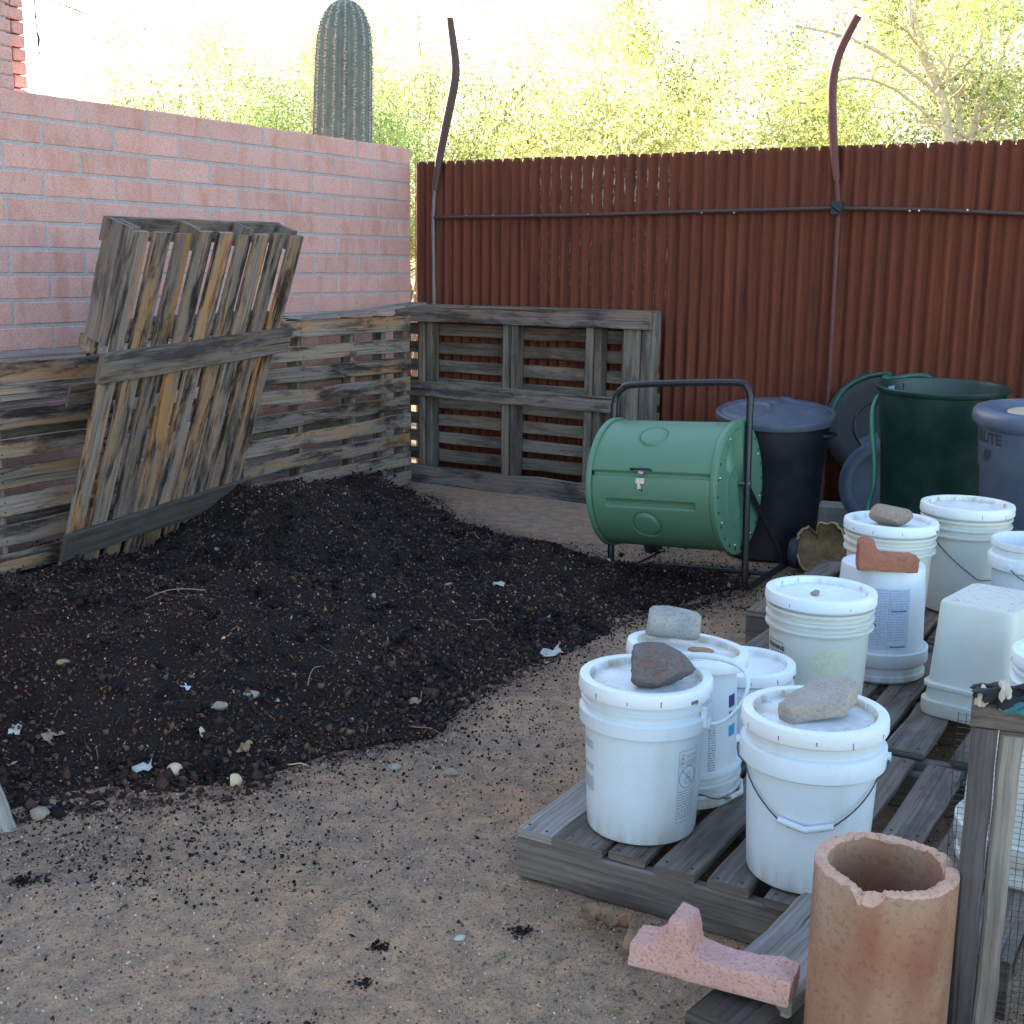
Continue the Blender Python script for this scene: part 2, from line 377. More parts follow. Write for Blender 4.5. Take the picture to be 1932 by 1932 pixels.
def tag(o, label, cat, group=None, kind=None):
    if label: o['label'] = label
    if cat: o['category'] = cat
    if group: o['group'] = group
    if kind: o['kind'] = kind
    return o
def thing(name, label, cat, loc=(0, 0, 0), X=None, group=None):
    o = bpy.data.objects.new(name, None); col.objects.link(o); o.empty_display_size = .1
    if X is not None: o.matrix_world = X
    else: o.location = loc
    return tag(o, label, cat, group)
def cloud_obj(name, V, F, C, mat, parent=None):
    """V (n,3), F (m,k) ints, C (m,3) face colours"""
    me = bpy.data.meshes.new(name); k_ = F.shape[1]; m_ = len(F)
    me.vertices.add(len(V)); me.vertices.foreach_set('co', V.astype(np.float32).ravel())
    me.loops.add(m_ * k_); me.loops.foreach_set('vertex_index', F.astype(np.int32).ravel())
    me.polygons.add(m_); me.polygons.foreach_set('loop_start', np.arange(m_, dtype=np.int32) * k_)
    me.polygons.foreach_set('loop_total', np.full(m_, k_, dtype=np.int32))
    me.update(calc_edges=True)
    a = me.color_attributes.new("Col", 'FLOAT_COLOR', 'CORNER')
    cc = np.ones((m_ * k_, 4), np.float32); cc[:, :3] = np.repeat(C, k_, 0); a.data.foreach_set('color', cc.ravel())
    me.materials.append(M[mat]); me.validate()
    o = bpy.data.objects.new(name, me); col.objects.link(o)
    if parent: o.parent = parent
    return o
def rotm(n):
    q = rng.normal(size=(n, 4)); q /= np.linalg.norm(q, axis=1)[:, None]; a, b, c, d = q.T
    return np.stack([1 - 2 * (c * c + d * d), 2 * (b * c - a * d), 2 * (b * d + a * c), 2 * (b * c + a * d), 1 - 2 * (b * b + d * d), 2 * (c * d - a * b),
                     2 * (b * d - a * c), 2 * (c * d + a * b), 1 - 2 * (b * b + c * c)], 1).reshape(n, 3, 3)
OCT_V = np.array([(1, 0, 0), (-1, 0, 0), (0, 1, 0), (0, -1, 0), (0, 0, 1), (0, 0, -1)], float)
OCT_F = np.array([(0, 2, 4), (2, 1, 4), (1, 3, 4), (3, 0, 4), (2, 0, 5), (1, 2, 5), (3, 1, 5), (0, 3, 5)])
ph = (1 + 5 ** .5) / 2
ICO_V = np.array([(-1, ph, 0), (1, ph, 0), (-1, -ph, 0), (1, -ph, 0), (0, -1, ph), (0, 1, ph), (0, -1, -ph), (0, 1, -ph), (ph, 0, -1), (ph, 0, 1), (-ph, 0, -1), (-ph, 0, 1)], float) / 1.9
ICO_F = np.array([(0, 11, 5), (0, 5, 1), (0, 1, 7), (0, 7, 10), (0, 10, 11), (1, 5, 9), (5, 11, 4), (11, 10, 2), (10, 7, 6), (7, 1, 8), (3, 9, 4), (3, 4, 2), (3, 2, 6), (3, 6, 8), (3, 8, 9), (4, 9, 5), (2, 4, 11), (6, 2, 10), (8, 6, 7), (9, 8, 1)])
def chunks(pos, size, colr, ico=True, jit=.35, flat=(1, 1, .7)):
    TV, TF = (ICO_V, ICO_F) if ico else (OCT_V, OCT_F)
    n = len(pos); Rm = rotm(n); asp = rng.uniform(.55, 1.25, (n, 1, 3)) * np.array(flat)
    V = TV[None] * (1 + rng.normal(0, jit, (n, len(TV), 1)) * .6) * asp
    V = np.einsum('nij,nvj->nvi', Rm, V) * size[:, None, None] + pos[:, None, :]
    F = (TF[None] + (np.arange(n) * len(TV))[:, None, None]).reshape(-1, 3)
    C = np.repeat(colr, len(TF), 0) * rng.uniform(.85, 1.15, (n * len(TF), 1))
    return V.reshape(-1, 3), F, C
# ------------------------------------------------------------------ ground and heap
EDGE = [(-4.5, 2.6), (-2.4, 3.0), (-1.45, 3.02), (-1.05, 3.13), (-.76, 3.22), (-.63, 3.45), (-.27, 3.69), (-.10, 4.10), (.24, 4.62), (.50, 5.0), (.80, 5.25), (1.06, 5.55), (1.15, 5.95), (.85, 6.05), (.55, 6.0),
        (.10, 6.50), (-.25, 6.95), (-.45, 7.6), (-.70, 8.0), (-1.0, 8.2), (-2.0, 7.0), (-3.2, 5.0), (-4.5, 3.6)]
EA = np.array(EDGE)
def edge_d(x, y):
    """signed distance (positive inside) to the heap outline; numpy arrays"""
    x = np.asarray(x, float); y = np.asarray(y, float)
    d = np.full(x.shape, 1e9); ins = np.zeros(x.shape, bool)
    for i in range(len(EA)):
        a = EA[i]; b = EA[(i + 1) % len(EA)]; e = b - a
        t = np.clip(((x - a[0]) * e[0] + (y - a[1]) * e[1]) / (e @ e), 0, 1)
        d = np.minimum(d, np.hypot(x - a[0] - t * e[0], y - a[1] - t * e[1]))
        c = ((a[1] > y) != (b[1] > y)) & (x < (b[0] - a[0]) * (y - a[1]) / (b[1] - a[1] + 1e-12) + a[0]); ins ^= c
    return np.where(ins, d, -d)
_pr = np.random.default_rng(3)
_W = [(_pr.uniform(0, 6.28), _pr.uniform(0, 6.28), f) for f in (1.7, 2.9, 4.3, 7.1, 11, 17, 26, 41)]
def waves(x, y):
    s = 0
    for i, (a, p, f) in enumerate(_W):
        s = s + np.sin(f * (x * math.cos(a) + y * math.sin(a)) + p + 1.3 * np.sin(f * .7 * (y * math.cos(a) - x * math.sin(a)))) / f ** .9
    return s
def ground_h(x, y):
    far = np.clip(1 - (np.hypot(x, y - 4) - 8) / 6, 0, 1)
    return (.008 * waves(x * 1.3, y * 1.3) - .004) * far
def heap_h(x, y):
    d = edge_d(x, y) + .07 * waves(x * 2.2 + 5, y * 2.2)
    f = np.clip(d / .55, 0, 1); f = f * f * (3 - 2 * f)
    g1 = np.exp(-(((x + 1.15) / .72) ** 2 + ((y - 6.25) / .75) ** 2)); g2 = np.exp(-(((x + .95) / .75) ** 2 + ((y - 4.5) / .9) ** 2))
    g3 = .0 + np.exp(-(((x - .25) / .5) ** 2 + ((y - 5.6) / .45) ** 2))
    g4 = np.exp(-(((x + .80) / .5) ** 2 + ((y - 7.3) / .6) ** 2))
    g5 = np.exp(-(((x + 1.75) / .75) ** 2 + ((y - 4.35) / .85) ** 2))
    h = .045 + .15 * g5 + .26 * g1 + .13 * g2 + .05 * g3 + .10 * g4
    h = f * (h + .034 * waves(x * 3 + 9, y * 3 + 2) + .012 * waves(x * 9 + 1, y * 9))
    return np.where(d > 0, h, -.03)
def hz(x, y): return float(max(heap_h(np.array([x]), np.array([y]))[0], ground_h(np.array([x]), np.array([y]))[0]))
def axis(a, b, fine0, fine1, st, ext):
    inner = list(np.arange(fine0, fine1 + 1e-6, st))
    lo = [a] + [fine0 - (fine0 - a) * (t ** 2.2) for t in np.linspace(1, 0, ext)[1:-1]]
    hi = [fine1 + (b - fine1) * (t ** 2.2) for t in np.linspace(0, 1, ext)[1:]]
    return np.array(sorted(set(lo + inner + hi)))
def grid_mesh(name, xs, ys, hf, mat, keep=None):
    X, Y = np.meshgrid(xs, ys); Zz = hf(X, Y)
    V = np.stack([X, Y, Zz], -1).reshape(-1, 3); nx = len(xs); ny = len(ys)
    i, j = np.meshgrid(np.arange(nx - 1), np.arange(ny - 1)); a = (j * nx + i).ravel()
    F = np.stack([a, a + 1, a + nx + 1, a + nx], 1)
    if keep is not None:
        kk = keep(V[F].mean(1)); F = F[kk]
        used = np.unique(F); mp = np.zeros(len(V), int); mp[used] = np.arange(len(used)); V = V[used]; F = mp[F]
    me = bpy.data.meshes.new(name); me.from_pydata(V.tolist(), [], F.tolist()); me.polygons.foreach_set('use_smooth', [True] * len(F))
    me.materials.append(M[mat]); me.update()
    o = bpy.data.objects.new(name, me); col.objects.link(o); return o
gnd = grid_mesh('ground', axis(-400, 400, -2.6, 3.6, .05, 12), axis(-60, 800, 1.2, 9.0, .05, 12), ground_h, 'ground')
tag(gnd, 'sandy tan dirt ground of the yard with fine gravel', 'ground', kind='structure')
_gv = np.array([v.co[:] for v in gnd.data.vertices]); _d = -edge_d(_gv[:, 0], _gv[:, 1]); _x, _y = _gv[:, 0], _gv[:, 1]
_f = np.exp(-np.clip(_d - .02, 0, 9) / .13) * .95 + .6 * np.exp(-(((_x + .85) / .45) ** 2 + ((_y - 2.86) / .18) ** 2)) + .3 * np.exp(-(((_x + .45) / .12) ** 2 + ((_y - 2.17) / .06) ** 2)) + .30 * np.exp(-(((_x - .0) / .3) ** 2 + ((_y - 3.6) / .4) ** 2))
gnd.data.attributes.new('fines', 'FLOAT', 'POINT').data.foreach_set('value', np.clip(_f * (.75 + .5 * waves(_x * 3, _y * 3)), 0, 1).astype(np.float32))
heap = grid_mesh('compost_heap', np.arange(-3.6, 1.35, .03), np.arange(2.6, 8.3, .03), lambda x, y: heap_h(x, y), 'compost', lambda c: heap_h(c[:, 0], c[:, 1]) > -.025)
tag(heap, 'wide heap of dark crumbly compost spread in front of the pallet bin', 'compost heap')
def scatter(n, x0, x1, y0, y1, dens):
    x = rng.uniform(x0, x1, n); y = rng.uniform(y0, y1, n); kk = rng.uniform(0, 1, n) < dens(x, y); return x[kk], y[kk]
def in_pad(x, y):
    q = (x - .024) * .515 + (y - 2.78) * .857; r_ = (x - .024) * .857 - (y - 2.78) * .515
    return (q > -.02) & (q < 4.4) & (r_ > -.03)
# compost lumps on the heap
x, y = scatter(170000, -2.6, 1.3, 2.8, 8.0, lambda x, y: np.where(edge_d(x, y) > -.03, np.clip(5.2 / np.maximum(y, 3), 0, 1) ** 1.6, 0))
n = len(x); sz = .0026 + .0135 * rng.uniform(0, 1, n) ** 5
# bigger lumps along the front rim
dry0 = 0; rim = np.exp(-((edge_d(x, y) - .18) / .25) ** 2) * (y < 5); sz *= 1 + 1.1 * rim * rng.uniform(0, 1, n) ** 2
pal = np.array([(.008, .007, .007), (.013, .010, .010), (.020, .015, .013), (.030, .022, .019), (.012, .012, .015), (.042, .030, .024), (.09, .065, .05), (.16, .13, .10), (.10, .05, .03)])
ci = rng.choice(len(pal), n, p=[.22, .19, .16, .13, .11, .07, .065, .035, .02]); sz[ci >= 6] = .0025 + .0065 * rng.uniform(0, 1, (ci >= 6).sum()) ** 2
pos = np.stack([x, y, np.maximum(heap_h(x, y), ground_h(x, y)) + sz * .25], 1)
dry = np.clip(.5 + .55 * waves(x * 1.1 + 3, y * 1.1 + 8) + .3 * waves(x * 5, y * 5), 0, 1)
lc = pal[ci] * np.array([1.8, 1.5, 1.4]) * (1 + dry[:, None] * np.array([1.5, 1.1, .85]))
tag(cloud_obj('compost_lumps', *chunks(pos, sz * (1.15 - .55 * dry), lc, False, .55, (1, 1, .55)), 'bits', heap), None, None, kind='stuff')
cx_, cy_ = scatter(900, -2.4, 1.1, 3.0, 7.6, lambda x, y: (edge_d(x, y) > .05) * 1.0)
m_ = 26; nn2 = len(cx_); rad = rng.uniform(.012, .034, nn2) * (1 + .6 * (rng.uniform(0, 1, nn2) > .85))
pp = np.stack([cx_, cy_, heap_h(cx_, cy_)], 1)[:, None, :] + rng.normal(0, 1, (nn2, m_, 3)) * rad[:, None, None] * np.array([.55, .55, .42])
cc_ = np.repeat(pal[rng.choice(6, nn2, p=[.25, .2, .2, .15, .15, .05])] * np.array([1.3, 1.12, 1.08]), m_, 0)
tag(cloud_obj('compost_clods', *chunks(pp.reshape(-1, 3), np.repeat(rad, m_) * rng.uniform(.16, .42, nn2 * m_), cc_, False, .5), 'bits', heap), None, None, kind='stuff')
# fibres and short stalks in the heap
def slivers(x, y, L, Wd, colr, hf=None, lift=.004):
    n = len(x); z = np.maximum(heap_h(x, y), ground_h(x, y)) + lift
    a = rng.uniform(0, 6.28, n); el = rng.normal(0, .25, n)
    d = np.stack([np.cos(a) * np.cos(el), np.sin(a) * np.cos(el), np.sin(el)], 1); s_ = np.stack([-np.sin(a), np.cos(a), np.zeros(n)], 1)
    c = np.stack([x, y, z], 1); bend = np.stack([np.zeros(n), np.zeros(n), L * rng.uniform(0, .25, n)], 1)
    V = np.stack([c - d * L[:, None] / 2 - s_ * Wd[:, None] / 2, c - d * L[:, None] / 2 + s_ * Wd[:, None] / 2, c + bend + s_ * Wd[:, None] / 2, c + bend - s_ * Wd[:, None] / 2,
                  c + d * L[:, None] / 2 + s_ * Wd[:, None] / 3, c + d * L[:, None] / 2 - s_ * Wd[:, None] / 3], 1).reshape(-1, 3)
    b = (np.arange(n) * 6)[:, None]; F = np.concatenate([b + np.array([[0, 1, 2, 3]]), b + np.array([[3, 2, 4, 5]])], 0)
    return V, F, np.concatenate([colr, colr], 0)
x, y = scatter(6500, -2.6, 1.3, 2.8, 7.8, lambda x, y: (edge_d(x, y) > -.1) * 1.0)
n = len(x); x2, y2 = x, y; pal2 = np.array([(.03, .02, .017), (.06, .045, .033), (.12, .09, .065), (.25, .20, .15)]); ci = rng.choice(4, n, p=[.45, .32, .18, .05])
tag(cloud_obj('compost_fibres', *slivers(x, y, rng.uniform(.012, .06, n), rng.uniform(.0015, .004, n), pal2[ci], lift=.008), 'bits', heap), None, None, kind='stuff')
# bits of leaf, peel and shell
x, y = scatter(2600, -2.4, 1.2, 2.9, 6.5, lambda x, y: np.where(edge_d(x, y) > .0, .10 + .9 * np.exp(-((edge_d(x, y) - .3) / .25) ** 2), 0))
n = len(x); pal5 = np.array([(.20, .14, .08), (.30, .24, .17), (.12, .08, .05), (.38, .34, .28), (.22, .09, .04), (.09, .10, .12)]); sz = .004 + .010 * rng.uniform(0, 1, n) ** 2.5
tag(cloud_obj('leaf_bits', *chunks(np.stack([x, y, np.maximum(heap_h(x, y), ground_h(x, y)) + sz * .5], 1), sz, pal5[rng.choice(6, n, p=[.27, .2, .25, .08, .08, .12])], False, .6, (1.2, .8, .25)), 'bits', heap), None, None, kind='stuff')
# spilled crumbs around the heap
def dens(x, y):
    d = -edge_d(x, y); near = np.exp(-np.clip(d, 0, 9) / .17) + .07 * np.exp(-np.clip(d, 0, 9) / .40)
    spill = .9 * np.exp(-(((x + .85) / .42) ** 2 + ((y - 2.83) / .17) ** 2)) + .5 * np.exp(-(((x + .45) / .11) ** 2 + ((y - 2.17) / .05) ** 2)) + .2 * np.exp(-(((x - .0) / .25) ** 2 + ((y - 3.6) / .35) ** 2))
    cl = .5 + .5 * np.sin(9 * x + 3 * np.sin(7 * y)) * np.sin(8 * y + 2 * np.sin(6 * x))
    return np.where(d > -.02, np.clip(near + spill * (cl * 1.3 + .25) + .018 * cl ** 2, 0, 1), 0) * ~in_pad(x, y)
x, y = scatter(260000, -2.2, 1.6, 1.5, 6.5, dens)
n = len(x); sz = .0012 + .0062 * rng.uniform(0, 1, n) ** 6
ci = rng.choice(len(pal), n, p=[.26, .22, .18, .13, .10, .07, .015, .01, .015])
tag(cloud_obj('spilled_compost', *chunks(np.stack([x, y, ground_h(x, y) + sz * .3], 1), sz, pal[ci], False), 'bits'),
    'dark compost crumbs spilled over the sandy dirt in front of the heap', 'compost crumbs', kind='stuff')
# grit on the bare ground
x, y = scatter(230000, -2.0, 2.2, 1.5, 5.5, lambda x, y: np.where((edge_d(x, y) < .05), np.clip(2.6 / y, 0, 1) ** 2, 0))
n = len(x); sz = .0010 + .0042 * rng.uniform(0, 1, n) ** 4
pal3 = np.array([(.38, .25, .165), (.46, .34, .25), (.23, .15, .105), (.11, .08, .065), (.52, .45, .38), (.36, .18, .12)])
tag(cloud_obj('gravel', *chunks(np.stack([x, y, ground_h(x, y) + sz * .3], 1), sz, pal3[rng.choice(6, n, p=[.22, .20, .18, .24, .10, .06])], False), 'bits'),
    'fine gravel grit strewn across the sandy dirt', 'gravel', kind='stuff')
# dry clippings near the front pallet
x, y = scatter(15000, -.6, 1.1, 1.6, 2.9, lambda x, y: np.exp(-(((x - .12) / .35) ** 2 + ((y - 2.15) / .32) ** 2)) * .8 + .05)
n = len(x); pal4 = np.array([(.22, .23, .12), (.30, .27, .17), (.14, .18, .09), (.36, .32, .22), (.12, .10, .07)])
tag(cloud_obj('grass_clippings', *slivers(x, y, rng.uniform(.006, .022, n), rng.uniform(.0008, .0018, n), pal4[rng.choice(5, n, p=[.3, .25, .15, .15, .15])], lift=.003), 'bits'),
    'dry grey-green grass clippings on the dirt before the front pallet', 'grass clippings', kind='stuff')
# ------------------------------------------------------------------ brick walls
def rough_box(mb, X, lx, ly, lz, j=.0018, bev=.006):
    """block with worn edges, face towards local -y, corner at origin"""
    a = lambda: random.uniform(-j, j)
    xs = [0, bev, lx * .33, lx * .66, lx - bev, lx]; zs = [0, bev, lz / 2, lz - bev, lz]
    vs = []; fs = []
    for zi, z in enumerate(zs):
        for xi, x in enumerate(xs):
            e = (xi in (0, 5)) + (zi in (0, 4))
            vs.append((x + (a() if xi in (0, 5) else 0), (bev * .8 if e else 0) + a() * .6, z + (a() if zi in (0, 4) else 0)))
    for zi in range(4):
        for xi in range(5):
            q = zi * 6 + xi; fs.append((q, q + 1, q + 7, q + 6))
    b = len(vs); vs += [(0, ly, 0), (lx, ly, 0), (lx, ly, lz), (0, ly, lz)]
    fs += [tuple([b, b + 1] + [5, 4, 3, 2, 1, 0]), tuple([24, 25, 26, 27, 28, 29, b + 2, b + 3]), tuple([0, 6, 12, 18, 24, b + 3, b]), tuple([29, 23, 17, 11, 5, b + 1, b + 2]), (b + 3, b + 2, b + 1, b)]
    mb.add(vs, fs, None, 0, False, X)
# local frame of the yard wall: x runs along -D1 (towards the viewer), front face normal = D2
WL = 9.0
WX = frame((WC.x - D1.x * WL, WC.y - D1.y * WL, 0), D1, -D2, (0, 0, 1))    # x towards the back corner, y away from the yard
def block_run(mb, x0, x1, z0, top, ch, bl, joint, off, depth, X, ly=.14):
    n = int(round((top - z0) / ch))
    for c in range(n):
        zt = top - c * ch; zb = zt - ch + joint
        s = off + (bl / 2 if c % 2 else 0)
        while s > x0: s -= bl
        while s < x1:
            a, b = max(s, x0), min(s + bl - joint, x1)
            if b - a > .03: rough_box(mb, X @ Matrix.Translation((WL - b, depth, zb)), b - a, ly, zt - zb)
            s += bl
wall = thing('brick_wall', 'tall pink block wall with grey mortar along the left of the yard', 'wall', X=WX)
mb = MB(); block_run(mb, .0, 9.0, -.04, 2.222, .119, .436, .0125, .156, 0, Matrix.Identity(4)); mb.obj('blocks', 'brick', wall)
mb = MB(); mb.box(Matrix.Translation((WL - 4.5, .0685, 1.08)), 8.99, .13, 2.26); mb.obj('mortar', 'mortar', wall)
pil = thing('brick_house_corner', 'corner of a taller pink brick house wall above the left wall', 'house wall', X=WX)
mb = MB(); block_run(mb, 3.11, 9.0, 2.23, 4.2, .062, .30, .008, .1, .004, Matrix.Identity(4), .3); mb.obj('wall', 'brick', pil)
mb = MB(); mb.box(Matrix.Translation((WL - 6.06, .161, 3.2)), 5.86, .3, 1.95); mb.obj('mortar', 'mortar', pil)
mb = MB(); block_run(mb, 2.80, 3.10, 2.23, 4.2, .062, .24, .008, .0, .30, Matrix.Identity(4), .3); mb.obj('return_wall', 'brick', pil)
# ------------------------------------------------------------------ corrugated fence
PF = WC + Vector((0, 0, 0)) + D1 * .02
FX = frame(PF + D2 * .014, D2, D1, (0, 0, 1))     # local x along the fence, y away from the yard
fence = thing('corrugated_fence', 'rusty corrugated metal fence with pipe rail across the back', 'fence', X=FX)
PT = .0738
def sheet(x0, x1, top, yoff, lean):
    n = int((x1 - x0) / PT * 20); zs = [0, .7, 1.4, 1.9, top - .10, top - .03, None]
    rd = random.Random(int(x0 * 100)); vs = []; fs = []
    for i in range(n + 1):
        x = x0 + (x1 - x0) * i / n; phs = (x / PT) % 1
        cy = math.cos(2 * math.pi * phs) * .0125
        notch = .026 * max(0, 1 - abs(phs - .55) / .12) + .001 * (1 + math.cos(2 * math.pi * (phs - .5))) / 2
        kk = int(x / PT); notch *= .65 + .7 * ((kk * 7919) % 13) / 13
        for z in zs:
            zz = top - notch if z is None else z
            vs.append((x + lean * (zz - 1) * .02, yoff + cy + (.004 * math.sin(x * 5 + zz * 3)), zz))
    k_ = len(zs)
    for i in range(n):
        for j in range(k_ - 1): fs.append((i * k_ + j, (i + 1) * k_ + j, (i + 1) * k_ + j + 1, i * k_ + j + 1))
    b = MB(); b.add(vs, fs, None, 0, True); o = b.obj('corrugated_sheet', 'rust', fence)
    md = o.modifiers.new('t', 'SOLIDIFY'); md.thickness = .0012
    return o
sx = [0, .93, 1.62, 2.30, 2.95, 3.66, 4.34, 5.0, 5.7, 6.4, 7.1]
for i in range(len(sx) - 1):
    sheet(sx[i] + (0 if i == 0 else -.04), sx[i + 1], 2.139 + [0, .0, -.002, .003, .0, .0, -.004, .01, 0, .01, 0][i], .003 * (i % 2) * 1.0, [0, .1, .0, -.1, .1, 0, 0, 0, 0, 0, 0][i])
mb = MB(); mb.tube([(.19, -.035, 1.773), (1.2, -.034, 1.775), (2.1, -.036, 1.79), (2.895, -.038, 1.80), (3.4, -.036, 1.785), (3.9, -.036, 1.757), (5.5, -.036, 1.76), (7, -.036, 1.77)], .0125, 10)
for q in (.45, .66, .95, 1.35, 2.1, 2.3, 3.3, 3.35, 3.6): mb.tube([(q, -.030, 1.781), (q, -.053, 1.781)], .005, 6, 1)
mb.obj('pipe_rail', ['pipe', 'steel'], fence)
mb = MB(); mb.tube([(.184, -.03, 0), (.182, -.03, 1.21), (.176, -.032, 1.77), (.19, -.03, 2.0)], .012, 8, 1)
mb.tube([(.19, -.025, 1.95), (.218, -.02, 2.149), (.285, -.02, 2.42), (.335, -.02, 2.62), (.342, -.02, 2.74), (.318, -.02, 2.90), (.297, -.02, 3.021)], [.022, .026, .029, .029, .028, .026, .022], 10, 0, True, 4)
mb.obj('post', ['pipe', 'galv'], fence)
mb = MB(); mb.tube([(2.914, -.03, 0), (2.914, -.03, .9), (2.908, -.034, 1.79), (2.885, -.033, 1.97)], .013, 8)
mb.tube([(2.885, -.028, 1.95), (2.861, -.02, 2.095), (2.835, -.02, 2.30), (2.826, -.02, 2.48), (2.858, -.02, 2.64), (2.942, -.02, 2.812)], [.018, .022, .025, .026, .025, .023], 10, 0, True, 4)
mb.obj('post', ['pipered'], fence)
mb = MB(); mb.box(Matrix.Translation((2.905, -.055, 1.80)), .06, .03, .07); mb.tube([(2.88, -.075, 1.82), (2.93, -.075, 1.78)], .012, 6); mb.obj('post_clamp', 'rubber', fence)
# vine twigs hanging by the house corner
vb = MB(); vl = MB()
def leaf(mb, c, d, L, W, mi=0):
    d = Vector(d).normalized(); s_ = d.cross(Vector((.2, .1, 1))).normalized(); n_ = s_.cross(d); c = Vector(c)
    mb.add([c, c + d * L * .4 + s_ * W / 2, c + d * L + n_ * L * .08, c + d * L * .4 - s_ * W / 2, c + d * L * .45 - n_ * W * .2], [(0, 1, 4), (1, 2, 4), (2, 3, 4), (3, 0, 4)], None, mi)
vp = [[(2.97, .1, 3.1), (2.98, .02, 2.85), (2.96, -.02, 2.62), (2.95, -.02, 2.40)], [(2.97, .0, 2.95), (2.93, -.01, 3.03), (2.84, -.02, 3.02)], [(2.96, -.02, 2.66), (2.80, -.02, 2.645), (2.66, -.02, 2.625)]]
wv_ = lambda p: (WL - p[0], -p[1], p[2])
for p in vp: vb.tube([wv_(q) for q in p], .0035, 5, 0, True, 3)
for c, d in [((2.93, -.02, 3.03), (-1, 0, .1)), ((2.9, -.02, 3.03), (-1, 0, -.3)), ((2.98, -.0, 2.86), (.7, 0, .5)), ((2.98, 0, 2.86), (.2, 0, -1)), ((2.96, -.02, 2.62), (-1, 0, -.2)), ((2.96, -.02, 2.60), (.8, 0, -.5)),
             ((2.95, -.02, 2.55), (-.9, 0, -.1)), ((2.95, -.02, 2.5), (0, 0, -1)), ((2.96, -.02, 2.58), (.3, 0, -1)), ((3.0, .0, 2.9), (-.5, 0, -1)), ((2.95, -.02, 2.44), (-1, 0, .3))]:
    leaf(vl, wv_(c), (-d[0], d[1], d[2]), .075, .016)
vine = thing('climbing_vine', 'dark leafy vine twig hanging beside the upper left house corner', 'vine', X=WX)
vb.obj('stem', 'vine', vine); vl.obj('leaves', 'vine', vine)
# ------------------------------------------------------------------ pallets of the bin
def standing_pallet(name, label, X, L, Hh, boards, stringers, mats, group=None, T=.125, back=True, seed=1, bt=.018, wob=.0028):
    """local x along, z up, front face at y=0 (facing -y); boards = [(z, width)] on the front; stringers = [x]"""
    random.seed(seed)
    t = thing(name, label, 'pallet', X=X, group=group)
    mb = MB()
    for z, wd in boards:
        tl = random.uniform(-.008, .008)
        mb.plank((random.uniform(-.006, .01), bt / 2, z + tl), (L + random.uniform(-.012, .006), bt / 2, z - tl), (0, 1, 0), wd, bt, wob=wob, warp=.0015, n=8)
    for z, wd in boards:
        for sx_ in stringers:
            for dz_ in (-.022, .022): mb.lathe([(0, -.001), (.0035, -.001), (.0035, .001)], 7, 1, Matrix.Translation((sx_ + random.uniform(-.008, .008), -.0035, z + dz_ + random.uniform(-.006, .006))) @ Matrix.Rotation(R(90), 4, 'X'))
    mb.obj('deck_boards', [mats[0], 'gap'], t)
    for sx_ in stringers:
        b = MB(); b.plank((sx_, T / 2 , .0), (sx_, T / 2, Hh), (0, 1, 0), .038, T - 2 * bt - .002, wob=.002, n=5); b.obj('stringer', mats[1], t)
    if back:
        b = MB()
        for z in back: b.plank((0, T - bt / 2, z), (L, T - bt / 2, z), (0, 1, 0), .09, bt, wob=wob, n=6)
        b.obj('back_boards', mats[1], t)
    return t
# left pallet (partly outside the frame)
q = WC + D2 * .42 - D1 * 4.25
z1 = [.05, .175, .30, .425, .55, .665, .785, .90]
p1 = standing_pallet('wooden_pallet', 'grey slatted pallet standing at the left edge against the pink wall', frame(q, D1, -D2, (0, 0, 1)), 1.25, 1.04,
    [(.045, .10), (.165, .09), (.29, .092), (.415, .088), (.54, .092), (.665, .085), (.79, .088), (.985, .10), (.905, .07)], [.02, .62, 1.20], ['wood2', 'wood'], 'pallets of the compost bin', back=[.06, .35, .7, .98], seed=11)
mb = MB(); mb.plank((.45, .16, 1.053), (1.22, .13, 1.050), (0, 0, 1), .14, .018, n=8); mb.plank((-.0, .19, 1.05), (.78, .22, 1.066), (0, 0, 1), .05, .03)
lb = mb.obj('loose_board', 'grey', None, X=frame(q, D1, -D2, (0, 0, 1))); tag(lb, 'weathered grey boards lying flat on top of the left-hand pallet', 'board')
# middle pallet
q = WC + D2 * .26 - D1 * 1.98
p3 = standing_pallet('wooden_pallet', 'tan slatted pallet standing against the pink wall beside the back corner', frame(q, D1, -D2, (0, 0, 1)), 1.60, 1.14,
    [(.075, .088), (.20, .09), (.325, .086), (.45, .092), (.575, .088), (.70, .09), (.83, .09), (.95, .085), (1.09, .10)], [.03, .52, 1.02, 1.34, 1.57], ['wood2', 'wood'], 'pallets of the compost bin', back=[.12, .5, .8, 1.08], seed=23)
mb = MB()
ptl = [(.36, .06, 1.165), (.52, .05, 1.150), (.80, .02, 1.163), (1.10, -.005, 1.172), (1.42, -.03, 1.20), (1.62, -.05, 1.215)]
for i in range(5): mb.plank(ptl[i], Vector(ptl[i + 1]) + (Vector(ptl[i + 1]) - Vector(ptl[i])) * .02, (0, 0, 1), .13, .016, n=3, wob=.001, seed=5)
wbd = mb.obj('warped_board', 'grey', None, X=frame(q, D1, -D2, (0, 0, 1))); tag(wbd, 'warped pale board lying on the top edge of the slatted pallet near the corner', 'board')
